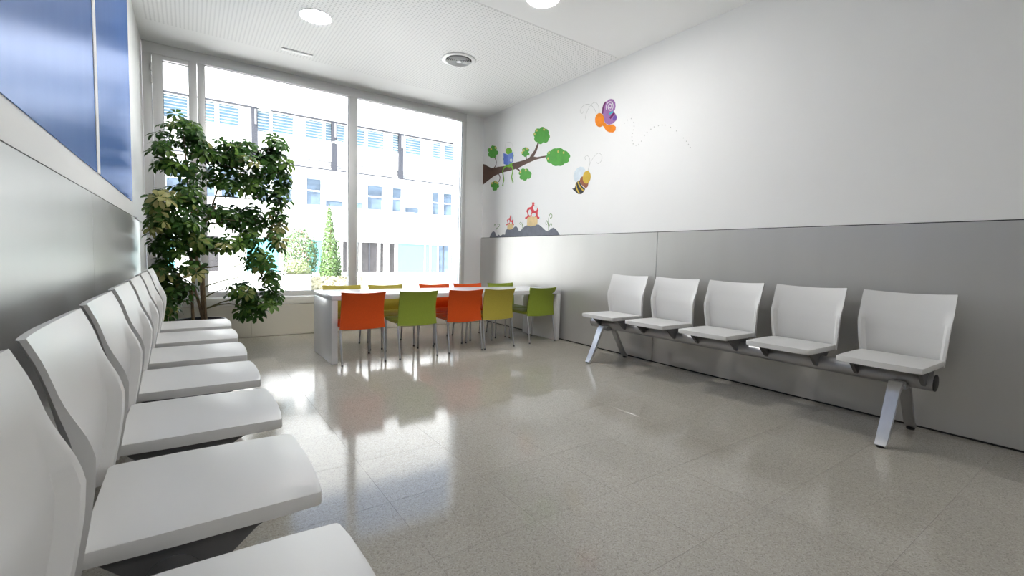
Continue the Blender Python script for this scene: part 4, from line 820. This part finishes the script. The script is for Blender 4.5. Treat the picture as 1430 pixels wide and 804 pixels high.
bands = [(-0.12, S(0, 0.10)[1]), (S(0, 0.10)[1], S(0, 1.39)[1]), (S(0, 1.39)[1], S(0, 2.79)[1]), (S(0, 2.79)[1], S(0, 3.98)[1]), (S(0, 3.98)[1], S(0, 4.36)[1]), (S(0, 4.36)[1], S(0, 4.63)[1]), (S(0, 4.63)[1], S(0, 5.40)[1]), (S(0, 5.40)[1], S(0, 6.16)[1]), (S(0, 6.16)[1], 8.6)]
m = MB()
for z0, z1 in bands:
    hs = sorted((h[0], h[1]) for h in H if abs(h[2] - z0) < 1e-6 and abs(h[3] - z1) < 1e-6)
    x = -14.0
    for a, b in hs + [(30.0, 30.0)]:
        if a - x > 1e-4: m.box((x, 0, z0), (a, 0.35, z1))
        x = b
m.build('wall', 'render_white', bld, False)
MB().box((-14, 0.36, -0.12), (30, 0.6, 8.6)).build('core', 'render_white', bld, False)
blind = {(4.63, 5.38), (8.06, 8.79), (5.66, 6.22)}
for md in mods:
    for a, b in md:
        (xa, z0), (xb, z1) = S(a, 2.79), S(b, 3.98)
        wdw = bpy.data.objects.new('window', None); link(wdw, bld); wdw.location = ((xa + xb) / 2, 0.12, z0)
        hw, hh = (xb - xa) / 2, z1 - z0
        fr = MB(); f = 0.045
        fr.box((-hw, -0.02, 0), (-hw + f, 0.04, hh)); fr.box((hw - f, -0.02, 0), (hw, 0.04, hh)); fr.box((-hw + f, -0.02, hh - f), (hw - f, 0.04, hh)); fr.box((-hw + f, -0.02, 0), (hw - f, 0.04, f)); fr.box((-hw + f, -0.02, hh * 0.48), (hw - f, 0.04, hh * 0.48 + 0.06))
        fr.build('frame', 'ext_frame', wdw, False)
        MB().box((-hw + f, 0.02, f), (hw - f, 0.03, hh * 0.48)).build('pane', 'ext_pane', wdw, False)
        MB().box((-hw + f, 0.02, hh * 0.48 + 0.06), (hw - f, 0.03, hh - f)).build('pane', 'ext_pane', wdw, False)
        drop = 0.80 if (a, b) in blind else 0.08
        MB().box((-hw + f, 0.0, hh - f - drop * (hh - 2 * f)), (hw - f, 0.012, hh - f)).build('blind', 'ext_blind', wdw, False)
        (_, z0), (_, z1) = S(a, 5.40), S(b, 6.16)
        scr = MB().box((-hw, 0.10, 0), (hw, 0.12, z1 - z0)).build('screen_panel', 'ext_screen', bld, False); scr.location = ((xa + xb) / 2, 0, z0)
        nsl = 7
        sl_m = MB()
        for q in range(nsl):
            zz = (q + 0.5) / nsl * (z1 - z0); sl_m.box((-hw, 0.04, zz - 0.018), (hw, 0.10, zz + 0.018))
        sl_m.build('slats', 'ext_blind', scr, False)
    (xa, z0), (xb, z1) = S(md[0][0], 4.36), S(md[1][1], 4.63)
    for q in range(4):
        zz = z0 + (q + 0.5) / 4 * (z1 - z0); MB().box((xa, 0.03, zz - 0.014), (xb, 0.06, zz + 0.014)).build('louvre', 'ext_louvre', bld, False)
    MB().box((xa, 0.06, z0), (xb, 0.08, z1)).build('louvre_backing', 'render_white', bld, False)
for mn, a, b in ground:
    (xa, z0), (xb, z1) = S(a, 0.10), S(b, 1.39)
    if mn == 'turquoise':
        MB().box((xa, 0.03, z0), (xb, 0.06, z1)).build('facade_panel', 'turquoise', bld, False)
    else:
        MB().box((xa, 0.10, z0), (xb, 0.12, z1)).build('glazing', mn, bld, False)
        if xb - xa > 0.6:
            MB().box(((xa + xb) / 2 - 0.03, 0.06, z0), ((xa + xb) / 2 + 0.03, 0.10, z1)).build('glazing_bar', 'ext_post', bld, False)
PY = 24.85
for xc in (-0.76, 2.11, 4.985, 7.855, 10.72):
    (xa, z0), (xb, z1) = S(xc - 0.1, 4.31, PY), S(xc + 0.1, 6.23, PY)
    p = MB().box((xa, PY - BY, z0), (xb, PY - BY + 0.2, z1)).build('post', 'ext_post', bld, False)
    MB().box(((xa + xb) / 2 - 0.0, PY - BY - 0.05, z1 - 0.75), ((xa + xb) / 2 + 0.08, PY - BY, z1 - 0.06)).build('post_lamp', 'ext_lamp', p, False)
za = S(0, 4.31, PY)[1]; zb = S(0, 6.23, PY)[1]
MB().box((-14, PY - BY, za - 0.2), (30, 0.02, za - 0.06)).build('floor_slab', 'render_white', bld, False)
MB().box((-14, PY - BY - 0.01, za - 0.06), (30, PY - BY + 0.2, za)).build('slab_edge', 'ext_post', bld, False)
MB().box((-14, PY - BY, zb + 0.05), (30, 0.3, 12.0)).build('fascia', 'render_white', bld, False)
MB().box((-14, PY - BY - 0.01, zb), (30, PY - BY + 0.2, zb + 0.05)).build('fascia_shadow_line', 'ext_post', bld, False)  # dark strip standing in for the shadow line under the roof fascia
